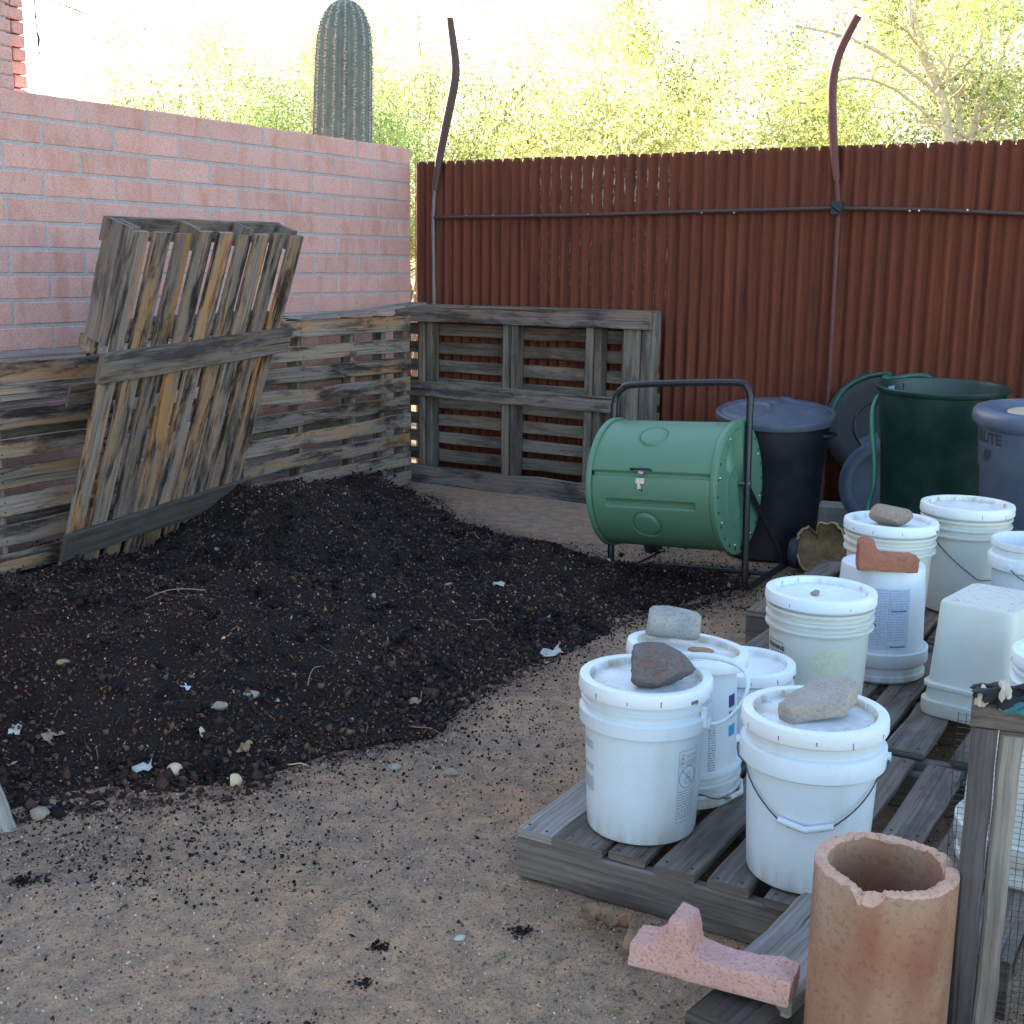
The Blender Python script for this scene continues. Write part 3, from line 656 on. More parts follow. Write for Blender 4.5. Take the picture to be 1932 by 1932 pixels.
# back pallet, seen from its open side
q = WC - D1 * .15
random.seed(5)
BX = frame(Vector((-.765, 8.36, 0)) + D2 * -.02 + D1 * .0, D2, D1, (0, 0, 1))
bp = thing('wooden_pallet', 'large grey-brown pallet with open frame leaning upright before the rusty fence', 'pallet', X=BX, group='pallets of the compost bin')
Lb, Hb = 1.86, 1.205
mb = MB()
for i in range(10): mb.plank((.0, .135, .06 + i * .122), (Lb + random.uniform(-.01, .01), .135, .06 + i * .122 - .004), (0, 1, 0), .078, .016, wob=.003, n=9)
mb.obj('deck_boards', 'wood3', bp)
for xs in (.20, .86, 1.46):
    b = MB(); b.plank((xs - .030, .066, .02), (xs - .026, .066, 1.17), (0, 1, 0), .052, .1, wob=.002); b.plank((xs + .027, .073, .02), (xs + .030, .073, 1.17), (0, 1, 0), .050, .09, wob=.002); b.obj('stringer', 'wood3', bp)
b = MB(); b.plank((Lb - .15, .061, .02), (Lb - .14, .061, 1.19), (0, 1, 0), .12, .1); b.obj('stringer', 'wood3', bp)
b = MB(); b.plank((Lb - .035, .065, .02), (Lb - .03, .065, 1.195), (0, 1, 0), .09, .1); b.obj('stringer', 'wood3', bp)
b = MB(); b.plank((0, .0, 1.145), (Lb - .0, .0, 1.15), (0, 1, 0), .11, .018, n=10, wob=.003); b.plank((0, .06, 1.195), (Lb + .0, .06, 1.198), (0, 0, 1), .13, .016, n=10); b.obj('top_rail', 'wood', bp)
b = MB(); b.plank((-.01, .0, .645), (Lb - .2, .0, .625), (0, 1, 0), .10, .018, n=10, wob=.003); b.obj('middle_board', 'wood', bp)
b = MB(); b.plank((0, -.005, .06), (Lb, -.005, .055), (0, 1, 0), .125, .03, n=12, wob=.009); b.obj('bottom_board', 'wood', bp)
# the tilted pallet
random.seed(31)
hh = Vector((.449, 1.026, .016)).normalized(); Lf = .35
vv = (Vector((0, 0, 1)) + Vector((hh.y, -hh.x, 0)).normalized() * Lf).normalized(); vv = (vv - hh * vv.dot(hh)).normalized()
TX = frame(Vector((-2.035, 5.269, -.04)), hh, hh.cross(vv) * -1, vv)
# local: x along h, y = into the pallet (away from the viewer), z up the slats
tp = thing('tilted_pallet', 'weathered pallet with near-vertical streaked slats tilting over the compost heap', 'pallet', X=TX, group='pallets of the compost bin')
WT, HT = 1.21, 1.73
mb = MB(); ns = 9
for i in range(ns):
    x0 = .045 + i * (WT - .09) / (ns - 1)
    mb.plank((x0 + random.uniform(-.006, .006), .009, random.uniform(0, .02)), (x0 + random.uniform(-.008, .008) + .008, .009, HT - random.uniform(0, .02)), (0, 1, 0), random.uniform(.095, .108), .020, n=12, wob=.002)
mb.obj('slats', 'wood4', tp)
for z0 in (.25, .82, 1.26):
    b = MB(); b.plank((.10, .065, z0), (WT - .02, .065, z0), (0, 1, 0), .085, .085, n=8, wob=.003); b.obj('stringer', 'wood', tp)
b = MB(); b.plank((.0, .067, HT - .5), (.0, .067, HT), (1, 0, 0), .13, .03, n=5); b.plank((.0, .105, 1.17), (.0, .105, HT - .50), (1, 0, 0), .085, .03, n=6); b.obj('side_rail', 'wood', tp)
for xx in (.05, .44, .82, 1.18): b = MB(); b.plank((xx, .067, HT - .10), (xx, .067, HT), (1, 0, 0), .095, .035, n=2, wob=.001); b.obj('top_block', 'wood', tp)
for z0 in (HT - .05, .95): b = MB(); b.plank((-.01, .142, z0), (WT, .142, z0), (0, 1, 0), .10, .018, n=6, wob=.0012); b.obj('back_board', 'wood', tp)
b = MB(); b.plank((-.045, -.012, 1.135), (WT + .11, -.012, 1.175), (0, 1, 0), .135, .02, n=12, wob=.0022); b.obj('cross_board', 'wood', tp)
b = MB(); b.plank((-.035, -.014, .30), (WT + .1, -.014, .335), (0, 1, 0), .13, .022, n=12, wob=.0025); b.obj('cross_board', 'darkwood', tp)
# ------------------------------------------------------------------ floor pallets under the pails
E1 = Vector((.515, .857, 0)); E2 = Vector((.857, -.515, 0)); PO = Vector((.024, 2.78, 0))
def pad(e, w_, z=0): return PO + E1 * e + E2 * w_ + Vector((0, 0, z))
def floor_pallet(label, e0, e1, w0, wid, top, seed, mats=('deck', 'deck'), first=None, skip=()):
    """boards run along E1; wid = list of (offset, width)"""
    random.seed(seed)
    X = frame(pad(e0, w0), E2, E1, (0, 0, 1)); Lx = wid[-1][0] + wid[-1][1]; Ly = e1 - e0
    t = thing('wooden_pallet', label, 'pallet', X=X, group='pallets lying on the ground under the white buckets')
    for i, (o_, wd) in enumerate(wid):
        if i in skip: continue
        b = MB(); xx = o_ + wd / 2
        b.plank((xx, random.uniform(-.012, .012), top - .011), (xx, Ly + random.uniform(-.012, .012), top - .011), (0, 0, 1), wd, .021, n=10, wob=.0022)
        for yy in (.02, Ly / 2, Ly - .022):
            for dx_ in (-.03, .03): b.lathe([(.0035, -.001), (.0035, .0008), (0, .001)], 7, 1, Matrix.Translation((xx + dx_ + random.uniform(-.006, .006), yy + random.uniform(-.008, .008), top + .0002)))
        b.obj('deck_board', [(first if i == 0 and first else mats[0]), 'gap'], t)
    for yy in (.018, Ly / 2, Ly - .02):
        b = MB(); b.plank((.0, yy, (top - .022) / 2 - .002), (Lx, yy, (top - .022) / 2 - .002), (0, 0, 1), .036, top - .024, n=10, wob=.003); b.obj('stringer', mats[1], t)
    b = MB()
    for xx in (.06, Lx / 2, Lx - .06): b.plank((xx, .045, .008), (xx, Ly - .05, .008), (0, 0, 1), .09, .016, wob=.002)
    b.obj('bottom_boards', 'darkwood', t)
    return t
W1 = [(0, .098), (.102, .132), (.243, .092), (.362, .100), (.490, .100), (.625, .098), (.760, .100), (.895, .098), (1.03, .10)]
floor_pallet('front wooden pallet with a cracked corner board, under the two nearest white buckets', 0, .945, 0, W1, .13, 3, ('deck', 'deck'), 'grey')
W2 = [(0, .11), (.15, .10), (.29, .10), (.42, .105), (.555, .10), (.675, .115), (.86, .10), (1.0, .11), (1.14, .11)]
floor_pallet('second wooden pallet, under the upside-down buckets in the middle of the group', .985, 1.93, -.05, W2, .14, 5)
floor_pallet('third wooden pallet, under the buckets nearest the dark green trash can', 1.98, 2.95, -.16, W2, .18, 8, ('wood', 'deck'))
floor_pallet('farthest wooden pallet, under the dark green and grey trash cans', 3.0, 4.2, -.14, W2, .15, 9, ('darkwood', 'darkwood'))
# ------------------------------------------------------------------ pails
def prof_r(prof, z):
    best = .13
    for (r1, z1), (r2, z2) in zip(prof, prof[1:]):
        if min(z1, z2) <= z <= max(z1, z2) and abs(z1 - z2) > 1e-6: best = max(best if best > .2 else 0, r1 + (r2 - r1) * (z - z1) / (z2 - z1))
    return best
def patch(mb, a0, a1, z0, z1, rf, n=None, mi=0, thick=.0006):
    n = n or max(2, int(abs(a1 - a0) / .06)); vs = []; fs = []
    for i in range(n + 1):
        a = a0 + (a1 - a0) * i / n
        for z in (z0, z1):
            r = rf(z) + thick; vs.append((r * math.cos(a), r * math.sin(a), z))
    for i in range(n): fs.append((2 * i, 2 * i + 2, 2 * i + 3, 2 * i + 1))
    mb.add(vs, fs, None, mi)
def text_mesh(s, size, bold=0.0):
    cu_ = bpy.data.curves.new('t', 'FONT'); cu_.body = s; cu_.size = size; cu_.align_x = 'CENTER'; cu_.offset = bold
    cu_.resolution_u = 2; o = bpy.data.objects.new('t', cu_); col.objects.link(o)
    bpy.context.view_layer.update(); me = bpy.data.meshes.new_from_object(o.evaluated_get(bpy.context.evaluated_depsgraph_get()))
    vs = [tuple(v.co) for v in me.vertices]; fs = [tuple(p.vertices) for p in me.polygons]
    bpy.data.objects.remove(o); bpy.data.curves.remove(cu_); bpy.data.meshes.remove(me); return vs, fs
def wrap(mb, s, size, a, z, rf, mi=0, bold=0, vert=False):
    vs, fs = text_mesh(s, size, bold); out = []
    for x, y, _ in vs:
        if vert: x, y = -y, x
        zz = z + y; r = rf(zz) + .0009; out.append((r * math.cos(a + x / r), r * math.sin(a + x / r), zz))
    mb.add(out, fs, None, mi)
def bars(mb, a0, a1, z, n, step, rf, rd, h=.0016, mi=0, gapp=.25):
    for i in range(n):
        a = a0
        while a < a1:
            b = min(a1, a + rd.uniform(.03, .12))
            patch(mb, a, b, z - i * step, z - i * step + h, rf, mi=mi, thick=.0008); a = b + rd.uniform(.012, .03)
        if rd.random() < gapp: pass
UP = [(.0, .002), (.118, .002), (.127, .006), (.1295, .014), (.1345, .12), (.1385, .225), (.1405, .268)]
def rings(kind):
    if kind == 'skirt':   # one deep skirt band
        return UP + [(.1475, .266), (.1535, .269), (.1545, .300), (.1500, .304), (.1435, .306), (.1440, .318), (.1500, .320), (.1505, .326), (.1445, .330), (.1450, .352), (.150, .362), (.143, .364)]
    if kind == 'ribs':    # several thin ribs
        p = list(UP)
        for z in (.272, .298, .324): p += [(.1410, z), (.1520, z + .001), (.1535, z + .006), (.1525, z + .010), (.1420, z + .013)]
        return p + [(.1440, .345), (.1450, .360), (.143, .364)]
    if kind == 'band':    # broad double band of the big pail
        return UP + [(.1500, .264), (.1560, .268), (.1565, .308), (.1525, .313), (.1440, .315), (.1445, .338), (.150, .342), (.1505, .356), (.143, .364)]
LIDP = [(0, .3610), (.100, .3605), (.122, .3600), (.1275, .3610), (.1300, .3720), (.1330, .3765), (.1500, .3775), (.1545, .3760), (.1565, .3700), (.1575, .3480), (.1560, .3440), (.1515, .3440), (.151, .352)]
def make_pail(label, loc, rot=0, s=1.0, kind='skirt', lid='lid', inverted=False, open_top=False, body='pail', hscale=1.0, tilt=(0, 0), cat='bucket', group='white plastic buckets'):
    X = Matrix.Translation(loc) @ Matrix.Rotation(tilt[0], 4, 'X') @ Matrix.Rotation(tilt[1], 4, 'Y') @ Matrix.Scale(s, 4)
    t = thing('white_bucket', label, cat, group=group); 
    t.matrix_world = X
    pr = rings(kind)
    zf = lambda z: z * hscale
    if inverted: pr2 = [(r, (.364 - z) * hscale) for r, z in pr]
    else: pr2 = [(r, zf(z)) for r, z in pr]
    if open_top: pr2 = pr2[:-1] + [(.1485, zf(.364)), (.1445, zf(.3645))] + [(r - .0035, zf(z)) for r, z in reversed([(.1265, .006), (.131, .05), (.1375, .16), (.1425, .28), (.1465, .36)])] + [(0, .006)]
    mb = MB(); mb.lathe(pr2, 72); bo = mb.obj('body', body, t); autosmooth(bo, 40)
    rf0 = [(r, z) for r, z in (pr2 if not open_top else pr2[:len(pr)])]
    def rf(z):
        r = .13
        for (r1, z1), (r2, z2) in zip(rf0, rf0[1:]):
            if min(z1, z2) <= z <= max(z1, z2) and abs(z2 - z1) > 1e-5: r = r1 + (r2 - r1) * (z - z1) / (z2 - z1); return r
        return r
    if not inverted and not open_top:
        dz = zf(.364) - .364
        mb = MB(); mb.lathe([(r, z + dz) for r, z in LIDP], 72)
        nt_ = 12
        for i in range(nt_):
            a = 2 * math.pi * i / nt_ + .13
            # inner ribs and tear slots in the skirt
            Xr = Matrix.Rotation(a, 4, 'Z'); mb.box(Xr @ Matrix.Translation((.1272, 0, .369 + dz)), .006, .004, .012)
            if random.random() < .72: mb.box(Matrix.Rotation(a + random.uniform(-.06, .06), 4, 'Z') @ Matrix.Translation((.1571, 0, .355 + dz + random.uniform(-.004, .003))) @ Matrix.Rotation(R(random.uniform(-5, 12)), 4, 'X'), .0012, random.uniform(.0012, .0026), random.uniform(.006, .016), 1)
        mb.box(Matrix.Rotation(rot * 0 - .9, 4, 'Z') @ Matrix.Translation((.1572, 0, .352 + dz)), .0012, .022, .008, 1)
        lo = mb.obj('lid', [lid, 'slot'], t, X=Matrix.Rotation(rot, 4, 'Z')); autosmooth(lo, 38)
    return t, rf
def bail(t, rf, zc, az, drop, grip=True, shift=0.0, mat='wire', gripmat='pail'):
    """wire handle hanging against the wall of the pail, its middle at azimuth az"""
    pts = []; n = 28
    for i in range(n + 1):
        u = -1 + 2 * i / n; an = az + u * math.pi / 2
        sag = min(1.0, (1 - abs(u)) / .82) ** .95
        z = zc - drop * sag; lim = .004 + .010 * (1 - abs(u)) ; r = max(rf(z), rf(zc) * (.985 if abs(u) > .9 else 0)) + lim
        if abs(u) > .8: r = max(r, rf(zc) + .003)
        pts.append((r * math.cos(an), r * math.sin(an), z))
    mb = MB(); mb.tube(pts, .0018, 6)
    for e in (pts[0], pts[-1]):
        v = Vector((e[0], e[1], 0)).normalized(); c = Vector((0, 0, zc)); mb.tube([c + v * (rf(zc) - .006), c + v * (rf(zc) + .008)], .010, 12, 1)
    ho = mb.obj('handle', [mat, gripmat], t)
    if grip:
        g = MB(); q = [Vector(p) for p in pts[n // 2 - 4:n // 2 + 5]]; q = [q[0] * .5 + q[1] * .5, q[4], q[-1] * .5 + q[-2] * .5]; g.tube(q, .0075, 10); g.obj('grip', gripmat, ho)
    return ho
def az_to_cam(loc): return math.atan2(-loc[1], -loc[0])
def at_side(loc, deg): return az_to_cam(loc) + R(deg)     # local azimuth seen deg to the right (+) of the pail's middle
# B1
L1 = (.325, 2.80, .131); t, rf = make_pail('nearest tall white bucket with a warning label, a brown rock on its lid', L1, 0, 1.02, 'skirt')
rd = random.Random(1); a = at_side(L1, 50)
mb = MB()
for aa in (a - .24, a + .20): patch(mb, aa, aa + .008, .055, .232, rf, thick=.0008)
for zz in (.054, .231, .200): patch(mb, a - .24, a + .208, zz, zz + .0012, rf, thick=.0008)
for i in range(3):
    zz = .220 - i * .011 + .0; patch(mb, a - .19, a - .13, zz - .007, zz - .0055, rf); patch(mb, a - .19, a - .182, zz - .007, zz + .002, rf); patch(mb, a - .138, a - .13, zz - .007, zz + .002, rf); patch(mb, a - .19, a - .13, zz + .002, zz + .0035, rf)
    bars(mb, a - .07, a + .17, zz - .002, 2, .004, rf, rd)
# no-child circle
def arc(mb, ac, zc, ra, w_, rf, n=28, a0=0, a1=2 * math.pi, sx_=1.0):
    vs = []; fs = []
    for i in range(n + 1):
        th = a0 + (a1 - a0) * i / n
        for rr in (ra - w_ / 2, ra + w_ / 2):
            z = zc + rr * math.sin(th); r = rf(z) + .0009; an = ac + sx_ * rr * math.cos(th) / r; vs.append((r * math.cos(an), r * math.sin(an), z))
    for i in range(n): fs.append((2 * i, 2 * i + 1, 2 * i + 3, 2 * i + 2))
    mb.add(vs, fs)
arc(mb, a - .02, .165, .0265, .0022, rf)
def stroke(mb, ac, zc, x0, z0, x1, z1, w_, rf):
    n = 4; vs = []; dx, dz = x1 - x0, z1 - z0; l_ = math.hypot(dx, dz); nx, nz = -dz / l_ * w_ / 2, dx / l_ * w_ / 2
    for i in range(n + 1):
        for sg in (-1, 1):
            x = x0 + dx * i / n + sg * nx; z = zc + z0 + dz * i / n + sg * nz; r = rf(z) + .001; vs.append((r * math.cos(ac + x / r), r * math.sin(ac + x / r), z))
    mb.add(vs, [(2 * i, 2 * i + 1, 2 * i + 3, 2 * i + 2) for i in range(n)])
stroke(mb, a - .02, .165, -.019, .019, .019, -.019, .0022, rf)
for s_ in [(-.008, -.014, -.009, -.002), (.008, -.014, .009, -.002), (-.008, -.014, .008, -.014), (-.009, -.002, .009, -.002), (-.004, -.002, -.002, .010), (.004, -.002, .006, .008), (-.002, .010, .008, .012)]: stroke(mb, a - .02, .165, *s_, .0016, rf)
bars(mb, a - .22, a + .17, .130, 11, .0066, rf, rd, .0024)
mb.obj('warning_label', 'inkgrey', t)
mb = MB(); a = at_side(L1, -64)
for z0, n_ in ((.228, 4), (.172, 3), (.140, 7)): bars(mb, a - .22, a + .14, z0, n_, .0052, rf, rd, .0026)
mb.obj('printed_text', 'inkgrey', t)
# white plastic loop handle standing up
mb = MB(); ce = at_side(L1, 70); e = Vector((math.cos(ce), math.sin(ce), 0)) * .158; sde = Vector((-math.sin(ce), math.cos(ce), 0))
mb.tube([e * .98 + Vector((0, 0, .285)), e * 1.08 + Vector((0, 0, .285)) , e * 1.25 + sde * .02 + Vector((0, 0, .298)), e * 1.42 + sde * .06 + Vector((0, 0, .345)), e * 1.30 + sde * .10 + Vector((0, 0, .39)), e * .85 + sde * .115 + Vector((0, 0, .405)), e * .25 + sde * .10 + Vector((0, 0, .398)), -e * .25 + sde * .06 + Vector((0, 0, .382))],
        [.004, .0045, .0045, .0045, .006, .0085, .0085, .004], 8, 0, True, 5)
mb.tube([e * .92 + Vector((0, 0, .283)), e * 1.04 + Vector((0, 0, .283))], .016, 12)
mb.box(Matrix.Translation(e * .96 + Vector((0, 0, .305))) @ Matrix.Rotation(ce, 4, 'Z'), .014, .05, .05)
mb.obj('handle', 'pail', t)
# B2 upside down with a loose lid
L2 = (.452, 3.02, .131); t, rf = make_pail('upside-down white bucket behind the nearest one, a lid and a cylindrical stone on it', L2, 0, 1.0, 'ribs', inverted=True)
mb = MB(); mb.lathe([(r * 1.0, z - .344) for r, z in LIDP], 72); lo = mb.obj('lid', 'lid', t, X=Matrix.Translation((.0, -.01, .358)) @ Matrix.Rotation(R(5), 4, 'Y') @ Matrix.Rotation(R(-3), 4, 'X')); autosmooth(lo, 38)
mb = MB(); a = at_side(L2, 62)
patch(mb, a - .10, a + .14, .252, .284, rf, mi=0); patch(mb, a - .10, a + .14, .176, .205, rf, mi=1); patch(mb, a - .10, a + .02, .222, .242, rf, mi=0); bars(mb, a - .05, a + .16, .236, 3, .006, rf, rd, .002, 0)
mb.obj('label', ['navy', 'cyan'], t)
mb = MB(); a = at_side(L2, 33); bars(mb, a - .10, a + .06, .21, 18, .0065, rf, rd, .003); mb.obj('printed_text', 'inkgrey', t)
bail(t, rf, .070, at_side(L2, 75), .055)
# B3 short pail
L3 = (.655, 3.30, .131); t, rf = make_pail('short white bucket squeezed between two taller ones, bare lid', L3, .4, .93, 'skirt', 'lidclean', hscale=.72)
mb = MB(); a = at_side(L3, 25)
for aa in (a - .3, a + .3): patch(mb, aa, aa + .012, .03, .18, rf)
bars(mb, a - .26, a + .26, .17, 16, .008, rf, rd, .0022); mb.obj('printed_text', 'inkblue', t)
# B4
L4 = (.675, 2.575, .131); t, rf = make_pail('wide white bucket nearest the clay pipe, flat concrete chunk on its lid', L4, .7, 1.02, 'band')
bail(t, rf, .288, at_side(L4, -2), .125)
# B5
L5 = (.925, 3.545, .142); t, rf = make_pail('white bucket with ribbed collar and pale yellow patch, empty lid', L5, 1.2, 1.04, 'ribs', 'lidclean', body='pailc')
mb = MB(); a = at_side(L5, 14); pa = []
n_ = 26; rr = .048; vs = [(rf(.185) * math.cos(a), rf(.185) * math.sin(a), .185)]
vs = []
for i in range(n_):
    th = 2 * math.pi * i / n_; c_ = abs(math.cos(th)) ** .7 * math.copysign(1, math.cos(th)); s_ = abs(math.sin(th)) ** .7 * math.copysign(1, math.sin(th))
    z = .20 + s_ * .036; r = rf(z) + .0008; an = a + c_ * .056 / r; vs.append((r * math.cos(an), r * math.sin(an), z))
vs = []; fs = []; nr2 = 9
for i in range(nr2 + 1):
    v_ = -1 + 2 * i / nr2; hw = .056 * max(.12, 1 - abs(v_) ** 3.2) ** .5; z = .20 + v_ * .036; r = rf(z) + .0008
    for j in range(11): an = a + hw * (-1 + 2 * j / 10) / r; vs.append((r * math.cos(an), r * math.sin(an), z))
mb = MB(); mb.add(vs, [(i * 11 + j, i * 11 + j + 1, (i + 1) * 11 + j + 1, (i + 1) * 11 + j) for i in range(nr2) for j in range(10)], None, 0, True)
mb.obj('yellow_patch', 'yellowpatch', t)  # rounded pale yellow patch of colour on the bucket wall
mb = MB(); a = at_side(L5, -58)
for aa in (a - .25, a + .25): patch(mb, aa, aa + .014, .10, .235, rf, thick=.0008)
for zz in (.234, .205, .185): patch(mb, a - .25, a + .264, zz, zz + .0018, rf, thick=.0008)
wrap(mb, 'WARNING', .0175, a, .213, rf, 0, .0006); bars(mb, a - .18, a + .18, .197, 2, .006, rf, rd, .003)
arc(mb, a, .15, .028, .004, rf); stroke(mb, a, .15, -.02, .02, .02, -.02, .004, rf); mb.obj('warning_label', 'ink', t)
bail(t, rf, .29, at_side(L5, 178), .13, False)
# B6 upside down with printed columns
L6 = (1.235, 3.965, .142); t, rf = make_pail('upside-down white bucket with columns of faint blue print, red brick on top', L6, 0, 1.04, 'band', inverted=True)
mb = MB(); a = at_side(L6, 12)
patch(mb, a - .62, a + .50, .11, .305, rf, mi=2, thick=.0004)
bars(mb, a - .58, a - .06, .298, 22, .0082, rf, rd, .0016, 0); bars(mb, a + .0, a + .46, .298, 20, .0082, rf, rd, .0016, 0)
patch(mb, a - .02, a - .012, .11, .30, rf, mi=0, thick=.0009)
for zz in (.232, .118): patch(mb, a + .05, a + .42, zz, zz + .005, rf, mi=1, thick=.001)
mb.obj('printed_text', ['inkgrey', 'inkblue', 'paleblue'], t)
# B7
L7 = (1.375, 4.36, .182); t, rf = make_pail('stained white bucket with round tan stone on its lid, behind the red brick', L7, .3, 1.06, 'ribs', 'lidclean', body='pailc')
# B8
L8 = (1.745, 4.62, .182); t, rf = make_pail('cream-white lidded bucket with dark wire handle, in front of the grey trash can', L8, .9, 1.10, 'ribs', body='pailc')
bail(t, rf, .285, at_side(L8, 38), .15, False)
# B9 open
L9 = (1.84, 4.20, .182); t, rf = make_pail('open white bucket without lid at the right edge', L9, 0, 1.0, 'band', open_top=True, body='pail')
bail(t, rf, .285, at_side(L9, 60), .14, False)
# B11, B12
L11 = (1.455, 3.02, .131); t, rf = make_pail('white bucket just inside the right edge behind the wire screen, lid on', L11, .2, 1.0, 'skirt', 'lidclean')
L12 = (1.195, 2.62, .131); t, rf = make_pail('upside-down white bucket seen through the wire mesh', L12, .2, 1.04, 'band', inverted=True, body='pailc')
# B10 rectangular pail upside down
def rrect(hx, hy, r, n=6):
    p = []
    for cx_, cy_, a0 in ((hx - r, hy - r, 0), (-hx + r, hy - r, 90), (-hx + r, -hy + r, 180), (hx - r, -hy + r, 270)):
        for i in range(n + 1): a = R(a0 + 90 * i / n); p.append((cx_ + r * math.cos(a), cy_ + r * math.sin(a)))
    return p
XB = Matrix.Translation((1.468, 3.612, .142)) @ Matrix.Rotation(R(90 - 40), 4, 'Z')
t = thing('square_bucket', 'upside-down rectangular cream-white plastic tub beside the round buckets', 'tub', X=XB)
mb = MB(); secs = [(.0, .178, .142, .05), (.012, .181, .145, .05), (.045, .181, .145, .05), (.048, .170, .134, .045), (.085, .168, .132, .045), (.088, .176, .140, .045), (.098, .176, .140, .045), (.102, .164, .128, .035), (.22, .158, .121, .035), (.345, .151, .114, .032), (.352, .147, .110, .030), (.353, .13, .095, .03)]
vs = []; fs = []
for z, hx, hy, r in secs: vs += [(x, y, z) for x, y in rrect(hx, hy, r)]
npf = 28
for i in range(len(secs) - 1):
    for j in range(npf): fs.append((i * npf + j, i * npf + (j + 1) % npf, (i + 1) * npf + (j + 1) % npf, (i + 1) * npf + j))
fs.append(tuple((len(secs) - 1) * npf + j for j in range(npf)))
mb.add(vs, fs, None, 0, True)
bo = mb.obj('body', 'pailc', t); autosmooth(bo, 40)
mb = MB()
for r_, w_ in ((.022, .0016), (.024, .001), (.06, .0012)):
    q = [(r_ * math.cos(2 * math.pi * i / 40), r_ * math.sin(2 * math.pi * i / 40), .3535) for i in range(41)]; mb.tube(q, w_, 4)
mb.obj('moulded_rings', 'pailc', t)
mb = MB(); rdd = random.Random(4)
for i in range(70):
    e_ = rdd.choice([0, 1, 2, 3]); u = rdd.uniform(-1, 1); v_ = 1 - rdd.random() ** 2 * .5
    x_, y_ = ((u * .125, v_ * .09) if e_ == 0 else (u * .125, -v_ * .09) if e_ == 1 else (v_ * .125, u * .09) if e_ == 2 else (-v_ * .125, u * .09))
    mb.box(Matrix.Translation((x_, y_, .3537)) @ Matrix.Rotation(rdd.uniform(0, 3), 4, 'Z'), rdd.uniform(.002, .007), .0015, .0008)
mb.obj('dirt_specks', 'dusty', t)
mb = MB(); mb.tube([(.175, -.12, .05), (.20, -.155, .03), (.10, -.185, .012), (-.07, -.20, .010), (-.17, -.185, .012), (-.205, -.15, .03), (-.178, -.11, .05)], .0017, 6, 0, True, 5)
h_ = mb.obj('handle', 'wire', t); g = MB(); g.tube([(-.16, -.188, .012), (-.05, -.201, .011)], .0085, 10); g.obj('grip', 'pail', h_)
# ------------------------------------------------------------------ stones and bricks on the lids
def rock(name, label, cat, loc, dims, mat, seed, rot=(0, 0, 0), sub=4, rough=.16, facets=5, group=None, flatcut=.5):
    import bmesh
    bm = bmesh.new(); bmesh.ops.create_icosphere(bm, subdivisions=sub, radius=1)
    rd = random.Random(seed); pl = []
    for i in range(facets):
        d = Vector([rd.gauss(0, 1) for _ in range(3)]).normalized(); pl.append((d, rd.uniform(.62, .88)))
    off = Vector([rd.uniform(-9, 9) for _ in range(3)])
    for v in bm.verts:
        p = v.co.copy()
        p *= 1 + rough * mnoise.noise(p * 1.3 + off) * 1.6 + rough * .5 * mnoise.noise(p * 3.4 + off)
        for d, k_ in pl:
            h_ = p.dot(d)
            if h_ > k_: p -= d * (h_ - k_) * .93
        p += p.normalized() * rough * .18 * mnoise.noise(p * 9 + off)
        v.co = Vector((p.x * dims[0] / 2, p.y * dims[1] / 2, p.z * dims[2] / 2))
    Mr = Euler(rot).to_matrix()
    for v in bm.verts: v.co = Mr @ v.co
    zmin = min(v.co.z for v in bm.verts); cut = zmin + .06 * dims[2]
    for v in bm.verts:
        if v.co.z < cut: v.co.z = cut
        v.co.z -= cut
        
    for f in bm.faces: f.smooth = True
    me = bpy.data.meshes.new(name); bm.to_mesh(me); bm.free(); me.materials.append(M[mat])
    o = bpy.data.objects.new(name, me); col.objects.link(o); o.location = loc
    autosmooth(o, 28)
    return tag(o, label, cat, group)
LT = .131 + .361 * 1.02
rock('brown_rock', 'angular dark brown rock sitting on the lid of the nearest tall bucket', 'rock', (.360, 2.775, LT), (.195, .125, .102), 'rock_brown', 5, (.1, .15, .1), rough=.20, facets=12)
rock('tan_stone', 'rounded tan river stone on the stained white bucket lid', 'stone', (1.365, 4.335, .182 + .361 * 1.06), (.155, .12, .088), 'rock_tan', 8, (0, 0, -.15), rough=.10, facets=4)
rock('grey_pebble', 'tiny grey stone chip lying on the empty bucket lid', 'stone chip', (.905, 3.53, .142 + .3615 * 1.04), (.035, .022, .018), 'rock_tan', 9, (0, 0, .5), sub=2, facets=7)
rock('flat_stone', 'thin flat reddish stone on the upside-down bucket lid behind the brown rock', 'stone', (.478, 2.96, .517), (.065, .035, .014), 'sandstone', 19, (0, 0, -.3), sub=3, facets=4)
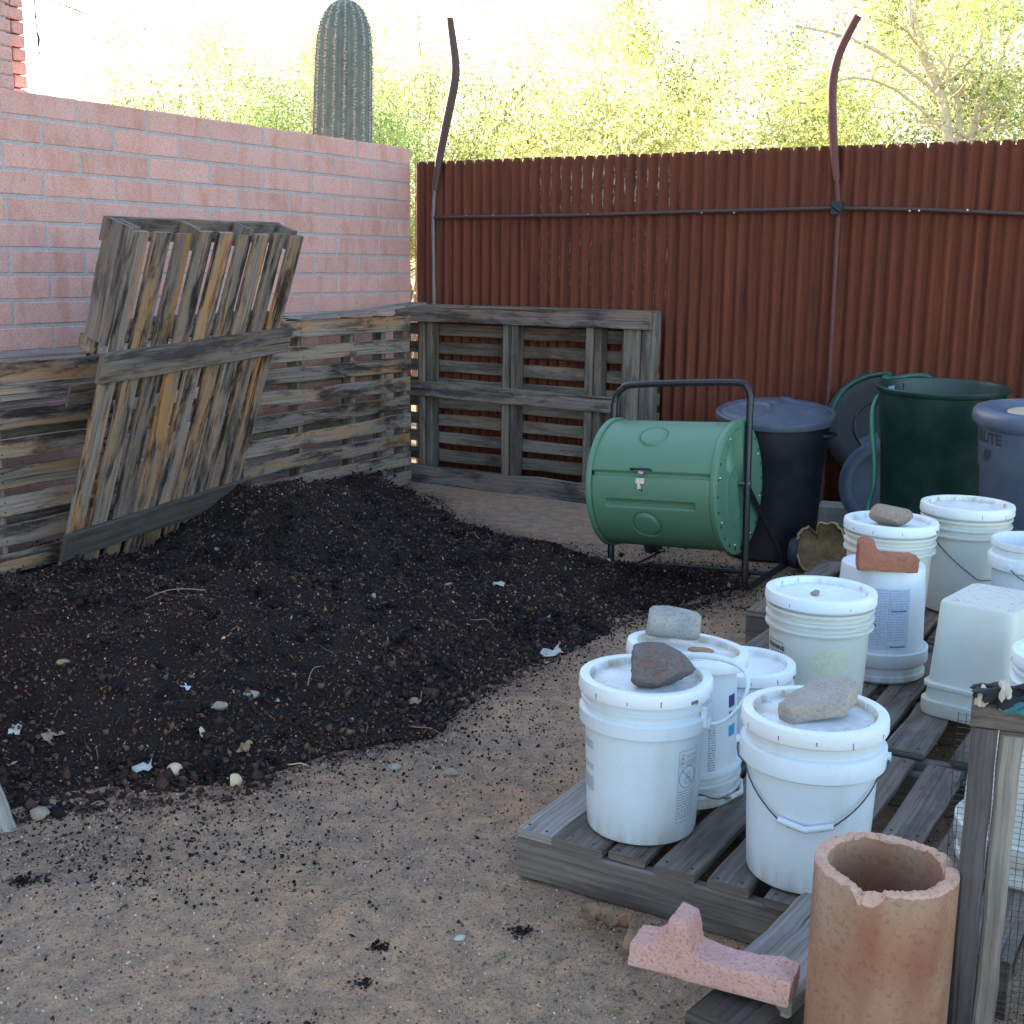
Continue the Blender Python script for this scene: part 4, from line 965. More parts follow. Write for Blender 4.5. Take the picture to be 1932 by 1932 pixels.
# cylindrical stone on its side
XS = frame((.425, 3.075, .560), (cr * .95 - fw * .12 + Vector((0, 0, -.12))), (0, 0, 1))
mb = MB(); prf = [(0, -.068), (.030, -.068), (.039, -.060), (.041, -.02), (.040, .03), (.037, .060), (.030, .068), (0, .069)]
mb.lathe(prf, 36, 0); 
cs = mb.obj('cylindrical_stone', ['rock_grey', 'sandstone'], None, X=XS @ Matrix.Rotation(R(90), 4, 'Y')); autosmooth(cs, 40)
for v in cs.data.vertices:
    v.co += v.co.normalized() * .006 * mnoise.noise(v.co * 28)
tag(cs, 'grey cylindrical stone core lying on the tilted lid of the upside-down bucket', 'stone')
for p in cs.data.polygons:
    c_ = p.center
    if c_.z > .045 and c_.x * 1 + c_.z * .8 > .055: p.material_index = 1
def extr(name, label, cat, pts, th, mat, X, bev=.005, seed=1, group=None, rough=.0025):
    """outline in local xz extruded along y, worn"""
    import bmesh
    bm = bmesh.new(); vs = [bm.verts.new((x, 0, z)) for x, z in pts]; f = bm.faces.new(vs)
    r_ = bmesh.ops.extrude_face_region(bm, geom=[f]); 
    for g in r_['geom']:
        if isinstance(g, bmesh.types.BMVert): g.co.y += th
    bmesh.ops.recalc_face_normals(bm, faces=bm.faces)
    bmesh.ops.bevel(bm, geom=bm.edges[:], offset=bev, segments=2, affect='EDGES', profile=.6)
    bmesh.ops.triangulate(bm, faces=[f for f in bm.faces if len(f.verts) > 4])
    for _ in range(3):
        bmesh.ops.subdivide_edges(bm, edges=[e for e in bm.edges if e.calc_length() > .014], cuts=1, use_grid_fill=True)
    off = Vector((seed * 3.1, 0, 0))
    for v in bm.verts: v.co += Vector((mnoise.noise(v.co * 40 + off), mnoise.noise(v.co * 40 + off * 2), mnoise.noise(v.co * 40 + off * 3))) * rough + Vector((mnoise.noise(v.co * 150 + off), mnoise.noise(v.co * 150), mnoise.noise(v.co * 150 - off))) * rough * .5
    me = bpy.data.meshes.new(name); bm.to_mesh(me); bm.free(); me.materials.append(M[mat])
    o = bpy.data.objects.new(name, me); col.objects.link(o); o.matrix_world = X; autosmooth(o, 45)
    return tag(o, label, cat, group)
# red L-shaped brick piece on the upside down pail
XR = frame((1.235 - .125, 3.965 - .14, .142 + .3645 * 1.04), Vector((.985, -.17, 0)), (0, 1, 0), (0, 0, 1))
extr('broken_brick', 'broken red brick with a raised end, on the bucket with faint blue print', 'brick', [(0, 0), (.188, 0), (.190, .045), (.165, .052), (.075, .052), (.058, .066), (.050, .092), (.012, .098), (.0, .09)], .075, 'redbrick', XR)
extr('concrete_chunk', 'flat tan-grey concrete chunk on the bucket nearest the clay pipe', 'concrete chunk', [(-.085, -.050), (.035, -.062), (.098, -.010), (.105, .045), (.015, .058), (-.055, .02), (-.098, -.012)], .040, 'conc',
     Matrix.Translation((.682, 2.590, LT + .012)) @ Matrix.Rotation(R(-7), 4, 'Y') @ Matrix.Rotation(R(5), 4, 'X') @ Matrix.Rotation(R(14), 4, 'Z') @ Matrix(((1, 0, 0, 0), (0, 0, 1, 0), (0, 1, 0, 0), (0, 0, 0, 1))), .004, 4, None, .003)
# beam and pink block in the foreground
XBm = frame(Vector((.345, 2.065, .0)) , Vector((.59, .80, 0)), (0, 1, 0), (0, 0, 1))
mb = MB(); mb.plank((.10, -.085, .12), (.56, -.085, .12), (0, 0, 1), .15, .045, n=9, wob=.004, seed=4)
mb2 = MB(); mb2.plank((-.02, -.06, .070), (.50, -.085, .050), (0, 0, 1), .13, .118, n=8, wob=.003, seed=8)
bm_ = thing('timber_offcut', 'grey timber offcut on the ground before the front pallet, under the pink block', 'timber', X=XBm)
mb.obj('top_plank', 'grey', bm_); mb2.obj('lower_timber', 'darkwood', bm_)
dirp = (Vector((.52, 2.055, 0)) - Vector((.245, 2.19, 0))).normalized()
XPk = frame(Vector((.232, 2.155, .1435)), dirp, (0, 1, 0), (0, 0, 1))
extr('broken_pink_block', 'broken pink concrete block piece with a stub, lying on the timber offcut', 'block piece',
     [(0, 0), (.315, -.0), (.318, .052), (.285, .060), (.235, .050), (.165, .050), (.132, .058), (.118, .112), (.082, .120), (.070, .080), (.045, .056), (.004, .050)], .078, 'pinkblock', XPk, .007, 5, None, .0025)
# ------------------------------------------------------------------ clay pipes
def clay_pipe(label, loc, hgt, r, th, seed, notch):
    t = thing('clay_pipe', label, 'clay pipe', loc); rd = random.Random(seed); n = 220
    def topz(a, q):
        z = hgt + .0055 * mnoise.noise(Vector((math.cos(a) * 5, math.sin(a) * 5, seed + q * 2))) + .0035 * mnoise.noise(Vector((math.cos(a) * 24, math.sin(a) * 22, q * 9)))
        for ac, wd, dp, wq in notch:
            d = abs((a - ac + math.pi) % (2 * math.pi) - math.pi)
            if d < wd: z -= dp * (1 - (d / wd) ** 2) ** .6 * (1 - wq * q)
        return z
    vs = []; fs = []; mi = []
    cols = [(r, 0, 0), (r, .1, 0), (r, .2, 0), (r, .3, 0)] 
    for i in range(n):
        a = 2 * math.pi * i / n; ca, sa = math.cos(a), math.sin(a); zo, zi = topz(a, 0), topz(a, 1)
        thk = th * (1 + .18 * mnoise.noise(Vector((ca * 2, sa * 2, seed))))
        ring = [(r, 0), (r, zo * .5), (r, zo - .06), (r, zo - .004), (r - .004, zo), (r - thk * .5, (zo + zi) / 2 + .001), (r - thk + .003, zi), (r - thk, zi - .004), (r - thk, zi - .08), (r - thk, zi * .5), (r - thk, .0)]
        vs += [(q * ca, q * sa, z) for q, z in ring]
    k_ = 11
    mb = MB(); fo = []; fb = []
    for i in range(n):
        i2 = (i + 1) % n
        for j in range(k_ - 1):
            f = (i * k_ + j, i2 * k_ + j, i2 * k_ + j + 1, i * k_ + j + 1); (fb if 3 <= j <= 6 else fo).append(f)
    mb.add(vs, fo, None, 0, True); mb.add(vs, fb, None, 1, True); o = mb.obj('pipe', ['terra', 'terrabreak'], t); autosmooth(o, 50)
    return t
LP = (.662, 1.985, 0); acp = az_to_cam(LP)
clay_pipe('upright orange clay pipe with a broken chipped rim, in front of the buckets', LP, .453, .122, .0235, 3, [(acp - .38, .10, .012, .3), (acp - .18, .20, .022, .55), (acp + 1.85, .12, .012, .2), (acp + 2.9, .5, .004, 0)])
clay_pipe('second clay pipe, only its broken edge visible at the right edge behind the wire screen', (1.045, 1.90, 0), .40, .12, .023, 6, [(2.9, .5, .03, .3)])
# ------------------------------------------------------------------ wooden frame with hardware cloth
FO = Vector((.845, 2.06, 0)); tilt_ = Vector((-.068, -.16, .745))
fx_ = Vector((.93, -.34, .0)).normalized()
XF = Matrix.Identity(4)
scr = thing('wire_screen', 'wooden framed wire mesh screen leaning at the right edge, rags tied on its top', 'screen', (FO.x, FO.y, 0))
up_ = tilt_.normalized(); HL = tilt_.length; nrm = fx_.cross(up_).normalized()
b = MB(); b.plank(Vector((0, 0, 0)), tilt_, nrm, .040, .040, n=10, wob=.0015, seed=3); b.obj('post', 'darkwood2', scr)
b = MB(); b.plank(fx_ * .042 - nrm * .004, tilt_ * .985 + fx_ * .042 - nrm * .004, nrm, .036, .034, n=10, wob=.0015, seed=9); b.obj('post', 'grey', scr)
b = MB(); b.plank(tilt_ * 1.0 - fx_ * .022 + up_ * .020, tilt_ + fx_ * .95 + up_ * .020, nrm, .038, .05, n=8, wob=.002, seed=6); b.obj('top_rail', 'wood', scr)
b = MB(); b.plank(fx_ * .065 + up_ * .02, fx_ * .95 + up_ * .02, nrm, .04, .04, n=8, wob=.002, seed=7); b.obj('bottom_rail', 'wood', scr)
b = MB(); b.plank(fx_ * .93, fx_ * .93 + tilt_ * .98, nrm, .04, .04, n=8, wob=.002, seed=12); b.obj('post', 'wood', scr)
b = MB(); sp = .0127; bo_ = nrm * .024 if nrm.y > 0 else nrm * -.024
wx0, wx1 = -.042, .95
k_ = 0
while wx0 + k_ * sp < wx1:
    x_ = wx0 + k_ * sp; n_ = 8; b.tube([fx_ * (x_ + .0012 * math.sin(i * 1.7 + k_)) + up_ * (HL * i / n_) + bo_ + nrm * (.006 * math.sin(i * .9 + x_ * 9) * (x_ > .06)) for i in range(n_ + 1)], .0006, 3, 0, False); k_ += 1
k_ = 0
while k_ * sp < HL:
    z_ = k_ * sp; n_ = 10; b.tube([fx_ * (wx0 + (wx1 - wx0) * i / n_) + up_ * (z_ + .0015 * math.sin(i * 2.1 + k_ * .3)) + bo_ + nrm * (.006 * math.sin(z_ / HL * 8 * .9 + (wx0 + (wx1 - wx0) * i / n_) * 9) * (i > 0)) for i in range(n_ + 1)], .0006, 3, 0, False); k_ += 1
b.obj('wire_mesh', 'wire', scr)
tp_ = FO + tilt_ + up_ * .047
rag = thing('rag_bundle', 'bundle of black, teal and cream rags tied over the top of the wooden screen', 'rags', tuple(tp_))
def blob(name, mat, c, dims, seed, par, rot=0):
    o = rock(name, None, None, (0, 0, 0), dims, mat, seed, (0, 0, rot), 3, .55, 2); del_ = [k_ for k_ in o.keys()]
    o.parent = par; o.location = c; return o
rl = fx_
blob('black_rag', 'blackcloth', rl * .055 + Vector((0, 0, -.012)), (.085, .045, .035), 3, rag, -.3)
blob('black_rag', 'blackcloth', rl * .115 + Vector((0, 0, -.008)), (.10, .055, .045), 4, rag, -.4)
blob('cream_rag', 'creamcloth', rl * .018 - nrm * 0 + Vector((0, -.014, -.014)), (.020, .03, .038), 5, rag, -.2)
blob('cream_rag', 'creamcloth', rl * -.012 + Vector((0, -.014, -.018)), (.016, .03, .035), 6, rag)
blob('teal_rag', 'teal', rl * .042 + Vector((0, -.022, -.012)), (.04, .022, .020), 7, rag, -.3)
blob('dark_rag', 'blackcloth', rl * .004 + Vector((0, -.004, -.008)), (.06, .05, .030), 9, rag, -.3)
# ------------------------------------------------------------------ compost tumbler
FT = Vector((1.042, 5.457, 0))
def T3(s, d, z): return FT + D2 * s + D1 * d + Vector((0, 0, z))      # s along the axle, d away from the viewer
tum = thing('compost_tumbler', 'green plastic barrel compost tumbler on a black tube stand beside the heap', 'compost tumbler', tuple(T3(-.35, .05, 0)))
TC = T3(0, .0, .492)      # axle at the right hand frame
DX = frame(TC, D2, -D1, (0, 0, 1)); DX = Matrix.Translation(-tum.location) @ frame(TC, D2, D1, (0, 0, 1))
RB, XA, XBn = .293, -.625, -.050
def cyl(x, el, r): return (x, -r * math.cos(el), r * math.sin(el))   # el = angle above the side facing the viewer
nx, na = 150, 440; vs = []; fs = []
def sm(a, b, t): t = min(1, max(0, (t - a) / (b - a))); return t * t * (3 - 2 * t)
for i in range(nx + 1):
    x = XA + (XBn - XA) * i / nx; u = i / nx
    for j in range(na):
        el = 2 * math.pi * j / na - math.pi; r = RB
        ed = math.degrees(el)
        if -75 < ed < 95:
            r -= .020 * sm(0, 1.0, 2.6 - abs(ed - 16.5))                                          # door seam
            r += .004 * (1 if ed < 14 and ed > -65 and .012 < u < .985 else 0)                      # door panel stands proud
            if .12 < u < .88: r -= .028 * sm(0, 1.0, 3.6 - abs(ed + 9.5)) * sm(.12, .135, u) * sm(.12, .135, 1 - u)
            if .22 < u < .90: r += .006 * sm(0, 1, 1.6 - abs(ed - 82)) * sm(.22, .24, u) * sm(.10, .12, 1 - u)
            for e0, x0 in ((57, -.37), (-31, -.37)):
                dd = math.hypot((x - x0), R(ed - e0) * RB); r += -.010 * math.exp(-((dd - .066) / .0045) ** 2) + .003 * sm(0, .01, .060 - dd)
        elif abs(ed) > 100 and abs(abs(ed) - 150) < 3: r -= .012
        vs.append(cyl(x, el, r))
for i in range(nx):
    for j in range(na):
        j2 = (j + 1) % na; fs.append((i * na + j, i * na + j2, (i + 1) * na + j2, (i + 1) * na + j))
mb = MB(); mb.add(vs, fs, None, 0, True); drum = mb.obj('drum', 'green', tum, X=DX)
def endcap(xs, sg):
    mb = MB(); prof = [(RB + .002, -.012), (RB + .010, -.010), (RB + .013, 0), (RB + .012, .012), (RB + .002, .017), (RB - .02, .018)]
    n = 96; vs = []; fs = []
    for j in range(n):
        a = 2 * math.pi * j / n
        for r, z in prof: vs.append((xs + sg * z, -r * math.cos(a), r * math.sin(a)))
    k_ = len(prof)
    for j in range(n):
        for i in range(k_ - 1):
            f = (j * k_ + i, ((j + 1) % n) * k_ + i, ((j + 1) % n) * k_ + i + 1, j * k_ + i + 1); fs.append(f)
    mb.add(vs, fs, None, 0, True)
    # dished face
    vs = []; fs = []; nr = 40; n = 120; r1 = RB - .02
    for i in range(nr + 1):
        r = r1 * i / nr
        for j in range(n):
            a = 2 * math.pi * j / n; y, z = -r * math.cos(a), r * math.sin(a)
            h = .018
            h -= .032 * sm(0, .02, .045 - abs(y * .97 + z * .18 - .012)) * (1 if r < r1 - .01 else .3)
            for cy_, cz_, rr in ((-.145, .14, .05), (-.08, -.02, .09)):
                dd = math.hypot(y - cy_, (z - cz_) * .7); h += .004 * math.exp(-((dd - rr) / .008) ** 2)
            h -= .016 * sm(0, .01, .028 - math.hypot((y + .150), (z - .150) * .45))
            vs.append((xs + sg * h, y, z))
    for i in range(nr):
        for j in range(n): fs.append((i * n + j, i * n + (j + 1) % n, (i + 1) * n + (j + 1) % n, (i + 1) * n + j))
    mb.add(vs, fs, None, 0, True)
    o = mb.obj('end_cap', 'green', tum, X=DX); autosmooth(o, 40)
    for q in range(8):
        b = MB(); a = 2 * math.pi * q / 8 + .3; y, z = -(RB - .03) * math.cos(a), (RB - .03) * math.sin(a)
        b.lathe([(0, .0045), (.0045, .004), (.006, 0), (.006, -.002)], 10, 0, Matrix.Translation((xs + sg * .019, y, z)) @ Matrix.Rotation(R(90 * sg), 4, 'Y'))
        b.obj('bolt', 'steel', o)
endcap(XBn + .012, 1); endcap(XA - .012, -1)
mb = MB(); L_ = -.38; e0 = R(20.5)
pts = [cyl(L_ - .045, e0, RB), cyl(L_ - .046, e0, RB + .018), cyl(L_ - .035, e0, RB + .024), cyl(L_ + .035, e0, RB + .024), cyl(L_ + .046, e0, RB + .018), cyl(L_ + .045, e0, RB)]
mb.tube(pts, .0055, 8); mb.obj('door_handle', 'rubber', tum, X=DX)
mb = MB()
def onr(x, ed, r=RB + .006): return Matrix.Translation(cyl(x, R(ed), r)) @ Matrix.Rotation(-R(ed), 4, 'X')
mb.box(onr(L_, 18.2), .028, .006, .018); mb.box(onr(L_, 10.8), .042, .006, .024); mb.box(onr(L_, 7.0, RB + .010), .020, .010, .030)
mb.tube([cyl(L_ - .008, R(9), RB + .016), cyl(L_ - .008, R(3.5), RB + .012), cyl(L_ + .010, R(2.5), RB + .012), cyl(L_ + .008, R(9), RB + .016)], .0025, 6)
mb.tube([cyl(L_ - .011, R(19), RB + .01), cyl(L_ - .011, R(17), RB + .013), cyl(L_ + .011, R(17), RB + .013), cyl(L_ + .011, R(19), RB + .01)], .0022, 6)
mb.obj('latch', 'steel', tum, X=DX)
q = lambda s, d, z: T3(s, d, z) - tum.location
mb = MB(); g_ = .016
for s_ in (.0, -.68):
    mb.tube([q(s_, .60, .018), q(s_, .12, .018), q(s_, .04, .022), q(s_, .005, .05), q(s_, .0, .10), q(s_, .035, .5), q(s_, .075, .86)], g_, 10, 0, True, 4)
mb.tube([q(0, .075, .86), q(-.002, .082, .90), q(-.018, .086, .935), q(-.06, .088, .957), q(-.34, .09, .955), q(-.59, .088, .945), q(-.64, .086, .928), q(-.672, .082, .89), q(-.68, .075, .82)], g_, 10, 0, True, 4)
mb.obj('tube_frame', 'black_tube', tum)
for s_ in (.0, -.68):
    b = MB(); b.tube([q(s_, .03, .50), q(s_, .56, .03)], .013, 8); b.obj('brace', 'black_tube', tum)
b = MB(); b.tube([q(.018, .033, .505), q(-.70, .033, .505)], .011, 8); b.obj('axle', 'steel', tum)
b = MB(); b.tube([q(.0, .35, .018), q(-.68, .35, .018)], .012, 8); b.obj('cross_bar', 'black_tube', tum)
for s_ in (.045, -.725):
    b = MB(); b.lathe([(.0, -.012), (.03, -.014), (.045, -.020), (.072, -.021), (.078, -.012), (.078, .012), (.072, .021), (.045, .020), (.03, .014), (0, .012)], 36, 0, Matrix.Translation(q(s_, .60, .078)) @ frame((0, 0, 0), D1, (0, 0, 1), D2))
    b.obj('wheel', 'rubber', tum)
_tl = tum.location.copy(); tum.matrix_world = Matrix.Translation(_tl - Vector((0, 0, .015)) + D2 * .035) @ Matrix.Rotation(R(-3.2), 4, D1)
# ------------------------------------------------------------------ trash cans
def can_body(mb, rb, rt, h, mi=0, n=72, open_=False):
    band = h * .72
    rr = lambda z: rb + (rt - rb) * z / h
    p = [(0, .004), (rb - .03, .004), (rb - .012, .0), (rb, .012), (rr(band - .012), band - .012), (rr(band) + .006, band), (rr(h - .03) + .008, h - .03)]
    p += [(rr(h) + .018, h - .026), (rr(h) + .023, h - .016), (rr(h) + .023, h - .004), (rr(h) + .018, h), (rr(h) + .006, h - .002)]
    if open_: p += [(rr(h) - .001, h - .02), (rr(h * .5) - .004, h * .5), (rb - .004, .02), (0, .018)]
    mb.lathe(p, n, mi)
# black can with domed lid
XK = Matrix.Translation((1.352, 6.30, 0)) @ Matrix.Rotation(.5, 4, 'Z')
t = thing('trash_can', 'round black trash can with a dusty blue-grey ribbed lid behind the tumbler', 'trash can', X=XK, group='large plastic trash cans by the fence')
mb = MB(); can_body(mb, .232, .268, .715); o = mb.obj('body', 'blackplastic', t); autosmooth(o, 40)
mb = MB(); n = 120; vs = []; fs = []; rs = [0, .02, .028, .032, .05] + [.05 + .2 * i / 22 for i in range(1, 23)] + [.262, .272, .280, .288, .296, .299, .298, .292]
for i, r in enumerate(rs):
    for j in range(n):
        a = 2 * math.pi * j / n
        if r <= .25: z = .785 - .55 * r * r
        else: z = {.262: .742, .272: .735, .280: .738, .288: .738, .296: .732, .299: .722, .298: .700, .292: .698}.get(round(r, 3), .745)
        if .027 < r < .05: z -= .004
        if .05 < r < .25:
            x_, y_ = r * math.cos(a), r * math.sin(a)
            for sg in (1, -1):
                dd = abs(math.hypot(x_ - sg * .20, y_) - .125); z += .010 * math.exp(-(dd / .007) ** 2) - .004 * sm(0, .01, .125 - math.hypot(x_ - sg * .20, y_))
        vs.append((r * math.cos(a), r * math.sin(a), z))
for i in range(len(rs) - 1):
    for j in range(n): fs.append((i * n + j, i * n + (j + 1) % n, (i + 1) * n + (j + 1) % n, (i + 1) * n + j))
mb.add(vs, fs, None, 0, True); o = mb.obj('lid', 'lidgrey', t); autosmooth(o, 50)
kq = Vector((-1.352, -6.30, 0)).normalized(); kq = Matrix.Rotation(-.5, 3, 'Z') @ kq
o.matrix_local = Matrix.Translation((0, 0, .715)) @ Matrix.Rotation(R(6.5), 4, Vector((0, 0, 1)).cross(kq)) @ Matrix.Scale(1.03, 4) @ Matrix.Translation((0, 0, -.705))
for a in (2.2, 2.2 + math.pi):
    b = MB(); Xr = Matrix.Rotation(a, 4, 'Z'); b.tube([Xr @ Vector((.262, -.06, .64)), Xr @ Vector((.292, -.055, .64)), Xr @ Vector((.296, .055, .64)), Xr @ Vector((.262, .06, .64))], .011, 8); b.obj('side_handle', 'blackplastic', t)
# big dark green open can
XG = Matrix.Translation((2.105, 6.03, .152)) @ Matrix.Rotation(R(2.5), 4, Vector((0, 0, 1)).cross(Vector((-2.105, -6.03, 0)).normalized())) @ Matrix.Rotation(.2, 4, 'Z')
t = thing('trash_can', 'large dark green trash can standing open without a lid, garden hose over its rim', 'trash can', X=XG, group='large plastic trash cans by the fence')
mb = MB(); can_body(mb, .245, .290, .765, open_=True); o = mb.obj('body', 'greendk', t); autosmooth(o, 40)
for a in (-1.15, -1.15 + math.pi):
    b = MB(); Xr = Matrix.Rotation(a, 4, 'Z'); b.box(Xr @ Matrix.Translation((.293, -.07, .655)), .03, .008, .17); b.box(Xr @ Matrix.Translation((.293, .07, .655)), .03, .008, .17); b.tube([Xr @ Vector((.303, -.07, .60)), Xr @ Vector((.303, .07, .60))], .011, 8); b.obj('side_handle', 'greendk', t)
b = MB(); patch(b, 2.0, 2.22, .69, .735, lambda z: .279 - .0, 6, thick=-.0); b.obj('inner_sticker', 'inkgrey', t)
# grey can with lid
XY = Matrix.Translation((2.263, 5.16, .152)) @ Matrix.Rotation(R(3), 4, Vector((0, 0, 1)).cross(Vector((-2.263, -5.16, 0)).normalized())) @ Matrix.Scale(1.02, 4)
t = thing('trash_can', 'blue-grey lidded trash can with black lettering at the right edge', 'trash can', X=XY, group='large plastic trash cans by the fence')
mb = MB(); can_body(mb, .225, .266, .695); o = mb.obj('body', 'greyplastic', t); autosmooth(o, 40)
mb = MB(); mb.lathe([(0, .722), (.10, .722), (.185, .719), (.198, .728), (.215, .737), (.255, .742), (.287, .738), (.298, .726), (.301, .700), (.297, .684), (.290, .684)], 84); mb.lathe([(0, .7235), (.11, .7235), (.165, .7225)], 60, 1)
o = mb.obj('lid', ['greyplastic', 'dusty'], t); autosmooth(o, 45)
rfc = lambda z: .225 + (.266 - .225) * z / .695 + .0085
ac = az_to_cam((2.263, 5.16))
mb = MB(); wrap(mb, 'BRUTE', .062, ac - 1.02, .610, rfc, 0, .0025)
for i in range(3): stroke(mb, ac - 1.0, .57, -.03 + i * .018, -.035, -.005 + i * .018, .012, .007, rfc)
mb.obj('lettering', 'ink', t)
mb = MB(); patch(mb, ac + .10, ac + .36, .50, .665, rfc, mi=0, thick=.001); patch(mb, ac + .11, ac + .35, .60, .66, rfc, mi=1, thick=.0016); patch(mb, ac + .11, ac + .35, .545, .565, rfc, mi=2, thick=.0016)
M['stickyellow'] = simple('sticker_yellow', (.6, .45, .08), .5); M['stickred'] = simple('sticker_red', (.5, .08, .06), .5)
mb.obj('sticker', ['paper', 'stickyellow', 'stickred'], t)
# big dark lid standing on edge against the fence
n0 = (Vector((-.38, -.90, .20))).normalized()
XD = frame(Vector((2.08, 6.90, .60)), Vector((0, 0, 1)).cross(n0), (0, 0, 1), n0)
t = thing('leaning_lid', 'large nearly black trash can lid leaning on edge behind the dark green can', 'lid', X=XD)
mb = MB(); mb.lathe([(0, .03), (.20, .026), (.23, .036), (.29, .034), (.312, .024), (.318, .0), (.312, -.02), (.304, -.02), (.296, .016), (.22, .022), (.19, .012), (0, .012)], 72); o = mb.obj('lid_disc', 'blackplastic', t); autosmooth(o, 40)
b = MB(); b.lathe([(.135, .028), (.14, .034), (.15, .034), (.155, .027)], 48); b.obj('lid_ring', 'blackplastic', t)
XS2 = frame(Vector((2.0, 6.78, .0)), (.9, -.4, 0), (0, 1, 0), (0, 0, 1))
extr('concrete_block', 'concrete block on end hidden low behind the leaning trash can lids', 'block', [(0, 0), (.36, 0), (.36, .285), (0, .285)], .18, 'rock_grey', XS2, .006, 6)
# loose lid leaning on the green can
nn = (Vector((-.45, -.86, .22))).normalized()
XL = frame(Vector((1.985, 6.43, .345)), Vector((0, 0, 1)).cross(nn), (0, 0, 1), nn)
ll = thing('leaning_lid', 'loose blue-grey trash can lid leaning upright against the dark green can', 'lid', X=XL)
mb = MB(); mb.lathe([(0, .02), (.15, .018), (.17, .030), (.185, .034), (.225, .034), (.243, .026), (.247, .005), (.243, -.012), (.237, -.012), (.23, .02), (.17, .022), (.15, .01), (0, .01)], 72); o = mb.obj('lid_disc', 'greyplastic', ll); autosmooth(o, 40)
b = MB(); b.box(Matrix.Rotation(R(115), 4, 'Z') @ Matrix.Translation((.258, 0, .008)), .045, .10, .02); b.obj('lid_tab', 'greyplastic', ll)
# hose
mb = MB()
gc = Vector((2.105, 6.03, 0))
def rimp(a, r=.312, z=.925): return Vector((2.105 + r * math.cos(a), 6.03 + r * math.sin(a), z))
mb.tube([(1.72, 6.66, .64), (1.76, 6.68, .76), (1.82, 6.66, .845), (1.90, 6.58, .905), (1.96, 6.42, .935), rimp(2.30, .325, .925), rimp(2.05, .32, .922), rimp(1.7, .315, .935), rimp(1.45, .295, .925), rimp(1.4, .27, .86), rimp(1.3, .26, .75)], .0125, 10, 0, True, 5)
h1 = mb.obj('hose_over_rim', 'hosedark', None)
mb = MB()
mb.tube([rimp(2.60, .31, .84), rimp(2.82, .320, .78), rimp(3.02, .318, .66), rimp(3.12, .305, .52), rimp(3.14, .305, .40), rimp(3.10, .32, .30), (1.76, 5.92, .20), (1.70, 5.80, .12), (1.64, 5.62, .04), (1.6, 5.4, .02)], .0125, 10, 0, True, 5)
h2 = mb.obj('hose_run', 'hose', None)
hs = thing('garden_hose', 'green garden hose draped over the dark green can and hanging down its side', 'hose', (1.75, 5.7, 0))
for h_ in (h1, h2):
    h_.parent = hs; h_.matrix_parent_inverse = Matrix.Translation((-1.75, -5.7, 0))
# ------------------------------------------------------------------ log, blocks, boards
import bmesh
mb = MB(); n = 64; rdl = random.Random(12); vs = []; fs = []
ringr = [1.0, .93, .80, .6, .4, .2, .0]; off = Vector((3, 1, 2))
def lr(a):
    r = .135 * (1 + .16 * mnoise.noise(Vector((math.cos(a) * 1.6, math.sin(a) * 1.6, 4))) + .10 * mnoise.noise(Vector((math.cos(a) * 5, math.sin(a) * 5, 9))) + .05 * mnoise.noise(Vector((math.cos(a) * 14, math.sin(a) * 14, 2))))
    d = abs((a - 2.0 + math.pi) % (2 * math.pi) - math.pi); r *= 1 - .40 * max(0, 1 - d / .16); return r
for j in range(n):
    a = 2 * math.pi * j / n; r = lr(a)
    for q_, z in ((1.04, -.20), (1.08, -.1), (1.05, -.02), (1.0, .0), (.93, .004), (.9, -.012), (.7, -.03), (.45, -.04), (.2, -.045), (.001, -.045)):
        zz = z + (.02 * mnoise.noise(Vector((math.cos(a) * q_ * 3, math.sin(a) * q_ * 3, 7))) if q_ <= 1 else 0)
        vs.append((r * q_ * math.cos(a), r * q_ * math.sin(a), zz))
k_ = 10; fo = []; fi = []; fb = []
for j in range(n):
    j2 = (j + 1) % n
    for i in range(k_ - 1):
        f = (j * k_ + i, j2 * k_ + i, j2 * k_ + i + 1, j * k_ + i + 1); (fo if i < 3 else fb if i == 3 else fi).append(f)
mb.add(vs, fo, None, 0, True); mb.add(vs, fi, None, 1, True); mb.add(vs, fb, None, 2, True)
k = NT('log_end'); v = k.co('Object'); s = k.sep(v); rr_ = k.math('SQRT', k.math('ADD', k.math('POWER', s[0], 2), k.math('POWER', s[1], 2)))
nn_ = k.noise(v, 9, 4, .6); wv_ = k.math('SINE', k.math('ADD', k.math('MULTIPLY', rr_, 480), k.math('MULTIPLY', nn_, 18)))
M['logend'] = k.fin(k.mix(k.ramp(k.noise(v, 16, 5, .7), [(.35, 0), (.65, 1)]), k.mix(k.ramp(wv_, [(.3, 0), (.7, 1)]), (.085, .05, .022), (.13, .08, .04)), (.24, .15, .07)), .9, k.noise(v, 60, 4, .7), .8, .006)
M['logbark'] = simple('log_bark', (.10, .065, .035), .95, 0, 40, .6, .006); M['logedge'] = simple('log_sapwood', (.34, .25, .13), .9, 0, 60, .4, .004)
ln = Vector((-.28, -.90, .33)).normalized()
lg = mb.obj('log_piece', ['logbark', 'logend', 'logedge'], None, X=frame(Vector((1.520, 5.86, .125)), Vector((0, 0, 1)).cross(ln), (0, 0, 1), ln)); autosmooth(lg, 50)
tag(lg, 'short cracked log piece with rough golden-brown cut end, beside the tumbler wheel', 'log')
XCb = frame(Vector((1.70, 6.72, .0)), (.9, -.35, 0), (0, 1, 0), (0, 0, 1))
extr('concrete_block', 'dark grey concrete block on the ground behind the log piece', 'block', [(0, 0), (.40, 0), (.40, .17), (0, .17)], .19, 'rock_grey', XCb, .006, 3)
